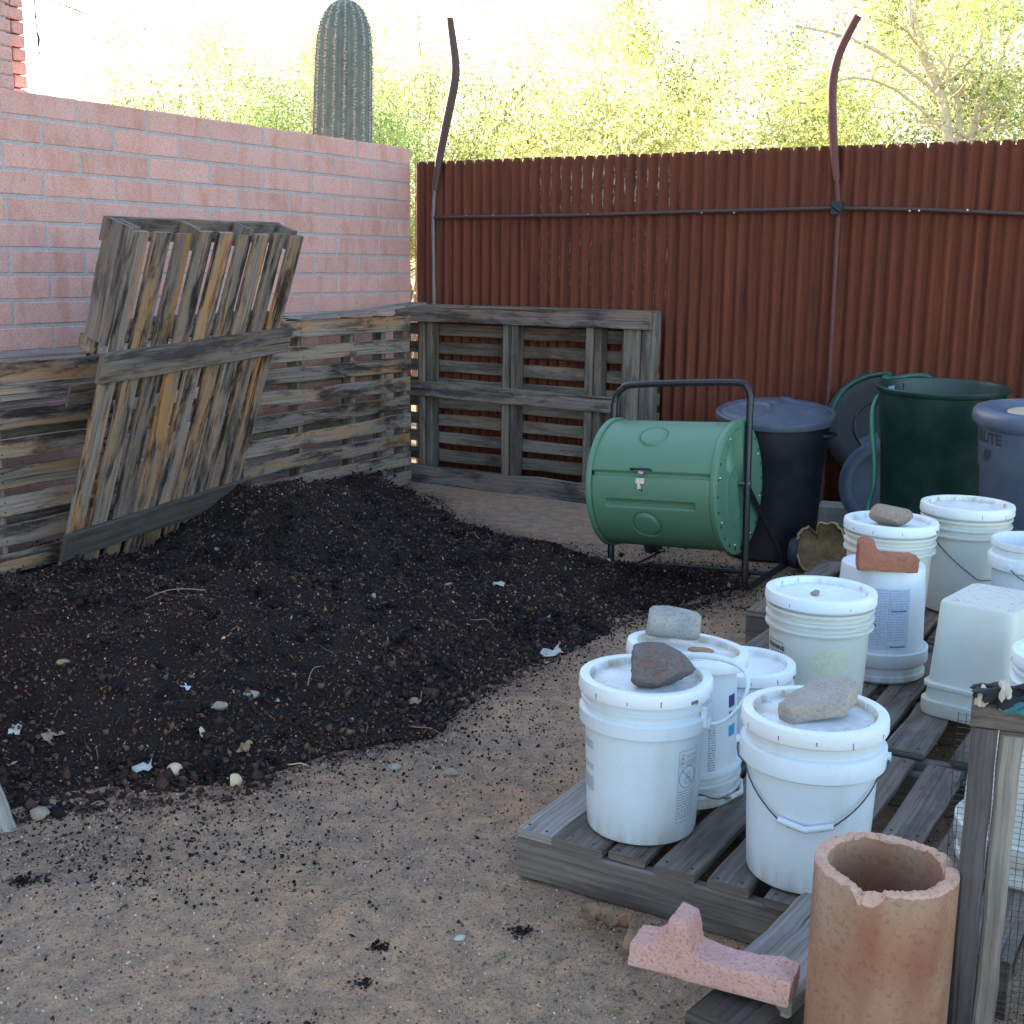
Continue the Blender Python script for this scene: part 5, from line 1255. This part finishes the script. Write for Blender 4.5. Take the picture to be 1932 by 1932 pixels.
# ------------------------------------------------------------------ things lying in the heap and on the dirt
def small(name, label, cat, x, y, size, mat, kind, seed, group, lift=0):
    z = hz(x, y) + lift; rd = random.Random(seed); rot = rd.uniform(0, 6.28)
    if name == 'compost_lump':
        m_ = 60; pp = rng.normal(0, 1, (m_, 3)) * np.array([size * .26, size * .17, size * .10]); pp[:, 2] = np.abs(pp[:, 2]); pp += np.array([x, y, z])
        return tag(cloud_obj(name, *chunks(pp, size * rng.uniform(.04, .13, m_), pal[rng.integers(0, 5, m_)] * 1.3, False, .5), 'bits'), label, cat, group)
    if kind == 'stone':
        o = rock(name, label, cat, (x, y, z - size * .08), (size, size * .62, size * .5), mat, seed, (0, 0, rot), 2, .14, 5, group); return o
    mb = MB()
    if kind == 'shell':
        n = 14; vs = []; fs = []
        for i in range(5):
            for j in range(n):
                a = 2 * math.pi * j / n; el = R(8 + i * 20); jr = 1 + (.12 * math.sin(3 * a + seed) + .08 * math.sin(7 * a)) * (i == 0)
                vs.append((size / 2 * math.cos(el) * math.cos(a), size / 2 * math.cos(el) * math.sin(a), size / 2 * math.sin(el) * 1.1 - (jr - 1) * size * .6))
        for i in range(4):
            for j in range(n): fs.append((i * n + j, i * n + (j + 1) % n, (i + 1) * n + (j + 1) % n, (i + 1) * n + j))
        fs.append(tuple(4 * n + j for j in range(n)))
        mb.add(vs, fs, None, 0, True); X = Matrix.Translation((x, y, z + size * .12)) @ Euler((rd.uniform(-1.2, 1.2), rd.uniform(-1.2, 1.2), rot)).to_matrix().to_4x4()
    elif kind == 'scrap':
        nn_ = 6; vs = []
        for i in range(nn_):
            for j in range(nn_):
                u, v_ = i / (nn_ - 1) - .5, j / (nn_ - 1) - .5
                cut = 1 - .5 * abs(mnoise.noise(Vector((u * 3, v_ * 3, seed))))
                vs.append((u * size * cut, v_ * size * .65 * cut, size * (.35 * mnoise.noise(Vector((u * 2.5 + seed, v_ * 2.5, 1))) + .12 * mnoise.noise(Vector((u * 7, v_ * 7, seed))))))
        mb.add(vs, [(i * nn_ + j, (i + 1) * nn_ + j, (i + 1) * nn_ + j + 1, i * nn_ + j + 1) for i in range(nn_ - 1) for j in range(nn_ - 1)], None, 0, True)
        X = Matrix.Translation((x, y, z + size * .16)) @ Euler((rd.uniform(-.3, .3), rd.uniform(-.3, .3), rot)).to_matrix().to_4x4()
    elif kind == 'twig':
        p = [Vector((-size / 2, 0, 0)), Vector((-size * .2, size * rd.uniform(-.08, .08), size * .05)), Vector((size * .15, size * rd.uniform(-.1, .1), size * .08)), Vector((size / 2, size * rd.uniform(-.1, .1), 0))]
        mb.tube(p, [.0022, .002, .0018, .001], 5, 0, True, 3); X = Matrix.Translation((x, y, z + .008)) @ Matrix.Rotation(rot, 4, 'Z')
    o = mb.obj(name, mat, None, X=X)
    return tag(o, label, cat, group)
for a_ in [
    ('eggshell', 'round eggshell half with a dark hole, near the front of the heap', 'eggshell', -0.943, 3.5, 0.045, 'eggshell', 'shell', 40, 'eggshells in the compost'),
    ('eggshell', 'broken tan eggshell half beside the white paper scrap', 'eggshell', -0.97, 3.344, 0.05, 'eggshell', 'shell', 41, 'eggshells in the compost'),
    ('eggshell', 'smooth tan eggshell dome at the front rim of the heap', 'eggshell', -0.789, 3.302, 0.045, 'eggshell', 'shell', 42, 'eggshells in the compost'),
    ('paper_scrap', 'crumpled white paper scrap at the front rim of the heap', 'paper', -1.063, 3.333, 0.07, 'paper', 'scrap', 43, 'scraps in the compost'),
    ('bread_crust', 'ragged pale grey-tan scrap at the left front of the heap', 'food scrap', -1.371, 3.452, 0.085, 'rock_tan', 'scrap', 44, 'scraps in the compost'),
    ('peel_scrap', 'small pale torn scrap farthest left on the heap', 'food scrap', -1.486, 3.49, 0.055, 'paper', 'scrap', 45, 'scraps in the compost'),
    ('paper_scrap', 'bright white-blue square scrap in the middle of the heap', 'paper', -1.027, 3.704, 0.042, 'paleblue', 'scrap', 46, 'scraps in the compost'),
    ('shell_chip', 'tiny pale blue-green chip right of the square scrap', 'chip', -0.839, 3.74, 0.018, 'paleblue', 'stone', 47, 'scraps in the compost'),
    ('pebble', 'oblong tan pebble below the square scrap', 'pebble', -0.906, 3.631, 0.06, 'rock_tan', 'stone', 48, 'pebbles in the compost'),
    ('pebble', 'oblong grey pebble right of the tan pebble', 'pebble', -0.831, 3.75, 0.06, 'rock_grey', 'stone', 49, 'pebbles in the compost'),
    ('pebble', 'orange-brown pebble on the left slope of the heap', 'pebble', -1.447, 3.795, 0.05, 'sandstone', 'stone', 50, 'pebbles in the compost'),
    ('dry_leaf', 'pale brown folded leaf near the front rim', 'leaf', -0.799, 3.494, 0.06, 'dryleaf', 'scrap', 51, 'scraps in the compost'),
    ('peel_strip', 'narrow yellow peel strip at the heap edge', 'peel', -0.632, 3.437, 0.075, 'eggshell', 'twig', 52, 'scraps in the compost'),
    ('peel_scrap', 'orange-brown peel scrap at the right edge of the heap', 'peel', -0.326, 3.909, 0.07, 'sandstone', 'scrap', 53, 'scraps in the compost'),
    ('peel_strip', 'long curved tan pod strip at the right edge of the heap', 'pod', -0.269, 3.705, 0.13, 'dryleaf', 'twig', 54, 'scraps in the compost'),
    ('pebble', 'greyish pale lump left of the yellowish lump on the heap', 'stone', -0.272, 5.238, 0.055, 'rock_grey', 'stone', 55, 'pebbles in the compost'),
    ('bread_crust', 'yellowish-white crumpled lump on the upper heap', 'food scrap', -0.053, 5.321, 0.065, 'creamcloth', 'scrap', 56, 'scraps in the compost'),
    ('paper_scrap', 'crumpled pale foil-like scrap at the right rim of the heap', 'paper', 0.157, 4.517, 0.09, 'paper', 'scrap', 57, 'scraps in the compost'),
    ('twig', 'long thin pale twig lying on the left slope of the heap', 'twig', -1.207, 4.263, 0.22, 'twig', 'twig', 58, 'twigs on the heap'),
    ('twig', 'long dark twig on the middle of the heap', 'twig', -0.644, 3.922, 0.2, 'bark', 'twig', 59, 'twigs on the heap'),
    ('twig', 'short crooked grey twig near the back of the heap', 'twig', -0.194, 6.216, 0.16, 'twig', 'twig', 60, 'twigs on the heap'),
    ('twig', 'branching dark twig at the back edge of the heap', 'twig', -0.254, 6.722, 0.25, 'bark', 'twig', 61, 'twigs on the heap'),
    ('twig', 'stubby pale twig on the right slope of the heap', 'twig', -0.117, 4.722, 0.1, 'twig', 'twig', 62, 'twigs on the heap'),
    ('pebble', 'rounded grey-tan pebble on the bare dirt right of the heap', 'pebble', -0.169, 3.405, 0.055, 'rock_tan', 'stone', 63, 'pebbles on the dirt'),
    ('pebble', 'pale grey-green pebble left of the rounded one on the dirt', 'pebble', -0.34, 3.438, 0.045, 'rock_grey', 'stone', 64, 'pebbles on the dirt'),
    ('pebble', 'pebble beside the tilted bucket lid', 'pebble', 0.646, 4.675, 0.06, 'rock_tan', 'stone', 65, 'pebbles on the dirt'),
    ('twig', 'dark stick lying flat on the dirt left of the front pallet', 'twig', -0.202, 3.132, 0.11, 'bark', 'twig', 66, 'twigs on the heap'),
    ('pebble', 'small white pebble on the dirt before the pallet corner', 'pebble', -0.105, 2.498, 0.03, 'paper', 'stone', 67, 'pebbles on the dirt'),
    ('compost_lump', 'dark crumpled lump on the dirt left of the pink block', 'lump', 0.034, 2.529, 0.055, 'darkwood', 'stone', 68, 'lumps on the dirt'),
    ('compost_lump', 'large dark lump alone on the dirt at the lower left', 'lump', -1.167, 2.722, 0.075, 'darkwood', 'stone', 69, 'lumps on the dirt'),
    ('compost_lump', 'angular dark lump at the bottom of the dirt', 'lump', -0.298, 2.313, 0.04, 'darkwood', 'stone', 70, 'lumps on the dirt'),
    ('compost_lump', 'clustered dark lump above the angular one', 'lump', -0.28, 2.45, 0.05, 'darkwood', 'stone', 71, 'lumps on the dirt'),
    ('dry_leaf', 'tan dry leaf by the foot of the tumbler stand', 'leaf', 1.035, 5.243, 0.08, 'dryleaf', 'scrap', 72, 'scraps in the compost'),
    ('pebble', 'pale pebble high on the heap', 'pebble', -0.548, 4.736, 0.04, 'rock_grey', 'stone', 73, 'pebbles in the compost'),
    ('pebble', 'pale pebble below the lower cross board', 'pebble', -1.338, 5.433, 0.04, 'rock_tan', 'stone', 74, 'pebbles in the compost'),
]: small(*a_)
# crumpled dry leaves beside the front pallet
dl = [(.235, 2.515, .085, 'crumpled brown dry leaf tucked against the front pallet side', 2), (.285, 2.42, .075, 'curled tan dry leaf, nearest the pink block, beside the front pallet', 3), (.19, 2.545, .06, 'small olive dry leaf at the foot of the front pallet side', 4)]
for x, y, s_, lb_, sd_ in dl:
    nn_ = 9; vs = []
    for i in range(nn_):
        for j in range(5):
            u, v_ = i / (nn_ - 1) - .5, j / 4 - .5; wd = math.sin(math.pi * (i + .3) / (nn_ - .4)) ** .8
            vs.append((u * s_ + .01 * mnoise.noise(Vector((u * 6, v_ * 6, sd_))), v_ * s_ * .8 * wd, s_ * (.25 * abs(v_) * 2 + .35 * mnoise.noise(Vector((u * 4, v_ * 3, sd_ * 2))) + .2 * u * u)))
    mb = MB(); mb.add(vs, [(i * 5 + j, (i + 1) * 5 + j, (i + 1) * 5 + j + 1, i * 5 + j + 1) for i in range(nn_ - 1) for j in range(4)], None, 0, True)
    o = mb.obj('dry_leaf', 'dryleaf', None, X=Matrix.Translation((x, y, .02)) @ Euler((.2, .1, sd_ * 1.3)).to_matrix().to_4x4()); tag(o, lb_, 'leaf', 'dry leaves beside the front pallet')
# post foot at the left edge
t = mb = MB(); mb.plank((-1.335, 2.99, -.02), (-1.42, 3.03, .20), (.4, -.9, 0), .09, .04, wob=.002, seed=2)
o = mb.obj('wooden_stake', 'grey', None); tag(o, 'foot of a pale grey wooden stake cut off by the left edge beside the heap', 'stake')
rock('small_rock', 'small tan rock at the foot of the wooden stake', 'rock', (-1.255, 3.06, -.005), (.05, .05, .045), 'rock_tan', 22, (0, 0, 1), 2)
# ------------------------------------------------------------------ saguaro
sg_ = thing('saguaro_cactus', 'tall ribbed saguaro cactus rising behind the pink wall', 'cactus', (-1.42, 10.5, 0))
nr_ = 18; zs = [0, .5, 1, 1.5, 2.0, 2.3, 2.6, 2.9, 3.1, 3.25, 3.36, 3.44, 3.50, 3.535, 3.55]
def sr(z):
    t_ = max(0, (z - 2.9) / .65); return (.250 - .02 * max(0, (z - 2) / 1.2)) * math.sqrt(max(0, 1 - t_ ** 4.0))
def sx_(z): return -.03 + .035 * (z - 2)
vs = []; fs = []; n = nr_ * 8
for z in zs:
    for j in range(n):
        a = 2 * math.pi * j / n; ph_ = (j % 8) / 8; rib = abs(math.sin(math.pi * ph_)) ** .8
        r = sr(z) * (1 - .17 + .18 * (1 - rib)) ; vs.append((sx_(z) + r * math.cos(a), r * math.sin(a), z))
for i in range(len(zs) - 1):
    for j in range(n): fs.append((i * n + j, i * n + (j + 1) % n, (i + 1) * n + (j + 1) % n, (i + 1) * n + j))
mb = MB(); mb.add(vs, fs, None, 0, True); mb.obj('trunk', 'cactus', sg_)
V = []; F = []; b_ = 0; rs_ = random.Random(3)
for q_ in range(nr_):
    a = 2 * math.pi * q_ / nr_; z = 1.9
    while z < 3.53:
        r = sr(z) * 1.01; c_ = np.array([sx_(z) + r * math.cos(a), r * math.sin(a), z])
        for _ in range(16):
            d_ = np.array([math.cos(a) + rs_.gauss(0, .7), math.sin(a) + rs_.gauss(0, .7), rs_.gauss(0, .7)]); d_ /= np.linalg.norm(d_); L = rs_.uniform(.016, .036)
            s_ = np.cross(d_, [rs_.gauss(0, 1), rs_.gauss(0, 1), rs_.gauss(0, 1)]); s_ = s_ / np.linalg.norm(s_) * .0016
            V += [c_ - s_, c_ + s_, c_ + d_ * L]; F.append((b_, b_ + 1, b_ + 2)); b_ += 3
        z += rs_.uniform(.022, .030)
V = np.array(V); F = np.array(F)
o = cloud_obj('spines', V, F, np.full((len(F), 3), .62) * np.array([1, .9, .78]), 'bits', sg_)
# ------------------------------------------------------------------ trees beyond
def limb_rec(rd, out, tips, p, d, L, r, depth, spread, up):
    pts = [p]; q_ = p.copy(); dd = d.copy(); rs = [r]
    for i in range(4):
        dd = (dd + Vector((rd.gauss(0, 1), rd.gauss(0, 1), rd.gauss(0, 1) + up)) * .13).normalized(); q_ = q_ + dd * L / 4; pts.append(q_.copy()); rs.append(r * (1 - .11 * (i + 1)))
        if depth <= 2 and i >= 1: tips.append((q_.copy(), depth))
    out.append((pts, rs))
    if depth == 0: return
    for c_ in range(rd.choice([2, 3, 3])):
        nd = (dd + Vector((rd.gauss(0, 1), rd.gauss(0, 1), rd.gauss(0, .7) + up)) * spread).normalized()
        limb_rec(rd, out, tips, pts[rd.choice([2, 3, 4])], nd, L * rd.uniform(.6, .85), rs[-1] * .72, depth - 1, spread, up)
def leaf_cloud(tips, n, sig, size, cols, asp=.45, droop=0.0):
    T = np.array([t_[0][:] for t_ in tips]); idx = rng.integers(0, len(T), n)
    cl_ = np.array([mnoise.noise(Vector(p) * 1.5) for p in T]); wgt = rng.uniform(0, 1, len(T)) ** 1.2 * np.clip(.25 + 2.4 * cl_, .02, 2) ** 2.0; idx = rng.choice(len(T), n, p=wgt / wgt.sum())
    c = T[idx] + rng.normal(0, 1, (n, 3)) * sig * rng.uniform(.3, 1.2, (n, 1)); c[:, 2] -= droop * rng.uniform(0, 1, n)
    Rm = rotm(n); L = size * rng.uniform(.5, 1.3, n)
    q_ = np.array([(-.5, 0, 0), (0, -asp / 2, .05), (.5, 0, 0), (0, asp / 2, .05)])
    V = np.einsum('nij,vj->nvi', Rm, q_) * L[:, None, None] + c[:, None, :]
    F = (np.arange(n) * 4)[:, None] + np.arange(4)[None]
    tone = np.clip(rng.uniform(.55, 1.3, len(T)) * (1 - .9 * np.array([mnoise.noise(Vector(p) * 1.1 + Vector((9, 4, 2))) for p in T])), .2, 1.4)[idx]; C = np.array(cols)[rng.integers(0, len(cols), n)] * tone[:, None]
    return V.reshape(-1, 3), F, C
YG = [(.78, .78, .30), (.82, .80, .36), (.66, .72, .28), (.84, .78, .40)]; GR = [(.26, .38, .16), (.42, .54, .22), (.60, .68, .30)]; PV = [(.46, .58, .22), (.56, .64, .26), (.34, .46, .18)]
def tree(name, label, x, y, height, r, seed, nleaf, size, cols, spread=.5, up=.25, depth=4, sig=.22, bark='bark', base=.0, limbs=None, asp=.45, lean=(0, 0), trunkL=None, droop=0, group='trees beyond the fence', stems=1):
    rd = random.Random(seed); t = thing(name, label, 'tree', (x, y, 0), group=group); out = []; tips = []
    if limbs:
        for pts, r0_ in limbs:
            pp = [Vector(p) for p in pts]; out.append((pp, [r0_ * (1 - .6 * i / (len(pp) - 1)) for i in range(len(pp))]))
            for i in range(1, len(pp)):
                for _ in range(2): limb_rec(rd, out, tips, pp[i], (Vector((rd.gauss(0, 1), rd.gauss(0, 1), rd.gauss(0, .7) + .3))).normalized(), height * .17, r0_ * .28, 1 if depth < 4 else 2, .7, .2)
    else:
        for _ in range(stems):
            L = trunkL or height * .33; limb_rec(rd, out, tips, Vector((rd.uniform(-.1, .1), rd.uniform(-.1, .1), base)), Vector((lean[0] + rd.gauss(0, .25) * (stems > 1), lean[1] + rd.gauss(0, .2) * (stems > 1), 1)).normalized(), L, r, depth, spread, up)
    mb = MB()
    for pts, rs in out:
        if max(p.z for p in pts) > 1.5: mb.tube(pts, rs, 6 if rs[0] > .02 else 4, 0, False, 2 if rs[0] > .02 else 0)
        elif rs[0] > .03: mb.tube(pts, rs, 6, 0, False)
    mb.obj('trunk', bark, t)
    tips = [q_ for q_ in tips if q_[0].z > 1.6]
    o = cloud_obj('crown', *leaf_cloud(tips, nleaf, sig, size, cols, asp, droop), 'leaf', t)
    return t

rdt = random.Random(77)
tree('palo_verde_tree', 'feathery pale green palo verde behind the wall left of the cactus', -2.75, 13.0, 3.6, .04, 21, 60000, .050, PV, .62, .18, 5, .26, 'bark', asp=.22, stems=14, trunkL=1.50, lean=(-.02, 0))
tree('palo_verde_tree', 'low spreading palo verde over the wall, between the feathery one and the house corner', -3.15, 13.4, 3.4, .04, 61, 46000, .048, PV, .60, .12, 5, .26, 'bark', asp=.22, stems=12, trunkL=1.42, lean=(.05, 0))
tree('palo_verde_tree', 'green twiggy palo verde directly left of the cactus base', -2.15, 13.2, 3.4, .04, 63, 60000, .048, PV + GR, .60, .12, 5, .24, 'bark', asp=.22, stems=12, trunkL=1.47, lean=(.0, 0))
tree('mesquite_tree', 'thin open mesquite tree just right of the cactus', -1.3, 17.5, 6.6, .12, 5, 30000, .055, PV + YG, .5, .3, 5, .34, 'bark', asp=.3, stems=3, trunkL=2.2)
tree('mesquite_tree', 'pale yellow-green tree behind the first tall post', -.1, 20.0, 7.6, .13, 6, 34000, .065, PV + YG, .55, .25, 5, .42, 'bark', asp=.35, stems=3, trunkL=2.5)
tree('desert_bush', 'low dark green shrub between the cactus and the fence corner', -1.15, 13.6, 2.6, .05, 8, 9000, .045, GR, .6, .2, 4, .18, 'bark', stems=4, trunkL=.95)
tree('desert_bush', 'yellow-flowering bush just above the fence corner', -.1, 12.6, 2.9, .05, 9, 14000, .05, YG, .6, .2, 4, .20, 'bark', stems=5, trunkL=1.0)
tree('acacia_tree', 'broad yellow-green tree centred behind the first tall post', 1.0, 17.0, 5.9, .13, 12, 32000, .06, YG, .6, .15, 5, .36, 'bark', stems=3, trunkL=1.9)
tree('acacia_tree', 'bright yellow-green tree right of the frame centre', 2.6, 15.2, 4.6, .11, 14, 30000, .055, YG, .65, .1, 5, .30, 'bark', stems=3, trunkL=1.55)
tree('eucalyptus_tree', 'tall hazy tree with hanging dark leaf clumps, centre background', 2.6, 24, 9.0, .16, 31, 26000, .10, GR + YG, .5, .2, 5, .42, 'bark_pale', asp=.3, droop=.6, trunkL=3.2)
tree('eucalyptus_tree', 'tall tree with hanging dark leaf clumps behind the second post', 5.6, 24, 9.0, .16, 37, 28000, .10, GR + GR + YG, .5, .2, 5, .42, 'bark_pale', asp=.3, droop=.6, trunkL=3.2)
tree('desert_bush', 'olive bush low behind the fence between the two posts', 2.0, 12.4, 2.8, .06, 17, 20000, .045, GR + YG, .65, .1, 4, .22, 'bark', stems=6, trunkL=1.0)
tree('desert_bush', 'low green bush behind the second post', 3.3, 12.6, 2.9, .06, 18, 20000, .045, GR + YG, .65, .1, 4, .22, 'bark', stems=6, trunkL=1.0)
LM = [([(0, 0, 0), (-.08, 0, 1.6), (-.06, 0, 2.81), (-.18, .12, 3.39), (-.32, .18, 3.72), (-.5, .29, 4.27), (-.62, .3, 4.9)], .075), ([(-.09, .07, 2.9), (-.09, .07, 3.17), (-.22, .10, 3.40), (-.46, .23, 3.94), (-.52, .26, 4.6)], .045),
      ([(-.12, .1, 3.2), (-.2, .1, 3.31), (-.57, .15, 3.58), (-1.14, .21, 3.87), (-1.7, .23, 3.98)], .03), ([(0, 0, 0), (.17, 0, 2.0), (.17, 0, 2.82), (.34, .13, 3.45), (.47, .16, 3.62), (.58, .23, 3.95), (.71, .3, 4.4)], .05),
      ([(0, 0, 0), (.06, 0, 2.8), (-.01, .09, 3.28), (-.07, .18, 3.72), (.05, .2, 4.5)], .045), ([(-.05, .1, 2.9), (-.6, .2, 3.35), (-1.1, .1, 3.45), (-1.5, 0, 3.30)], .022), ([(.2, 0, 3.0), (.9, .1, 3.5), (1.3, .2, 4.2)], .03)]
tree('ironwood_tree', 'tree with several bare pale trunks rising above the fence at the right', 4.633, 13.53, 4.6, .08, 41, 16000, .05, YG + GR, limbs=LM, sig=.24, bark='bark_pale')
tree('acacia_tree', 'leafy green tree filling the upper right corner', 6.7, 16.6, 5.2, .12, 43, 34000, .06, GR + YG, .62, .12, 5, .34, 'bark', stems=3, trunkL=1.8)
tree('acacia_tree', 'dense yellow-green tree directly behind the pale bare trunks', 4.4, 17.6, 5.4, .12, 47, 36000, .06, YG + GR, .62, .12, 5, .36, 'bark', stems=3, trunkL=1.8)
tree('desert_bush', 'green bush low at the right end of the fence', 5.6, 13.0, 2.9, .06, 19, 20000, .045, GR + YG, .65, .1, 4, .22, 'bark', stems=6, trunkL=1.0)
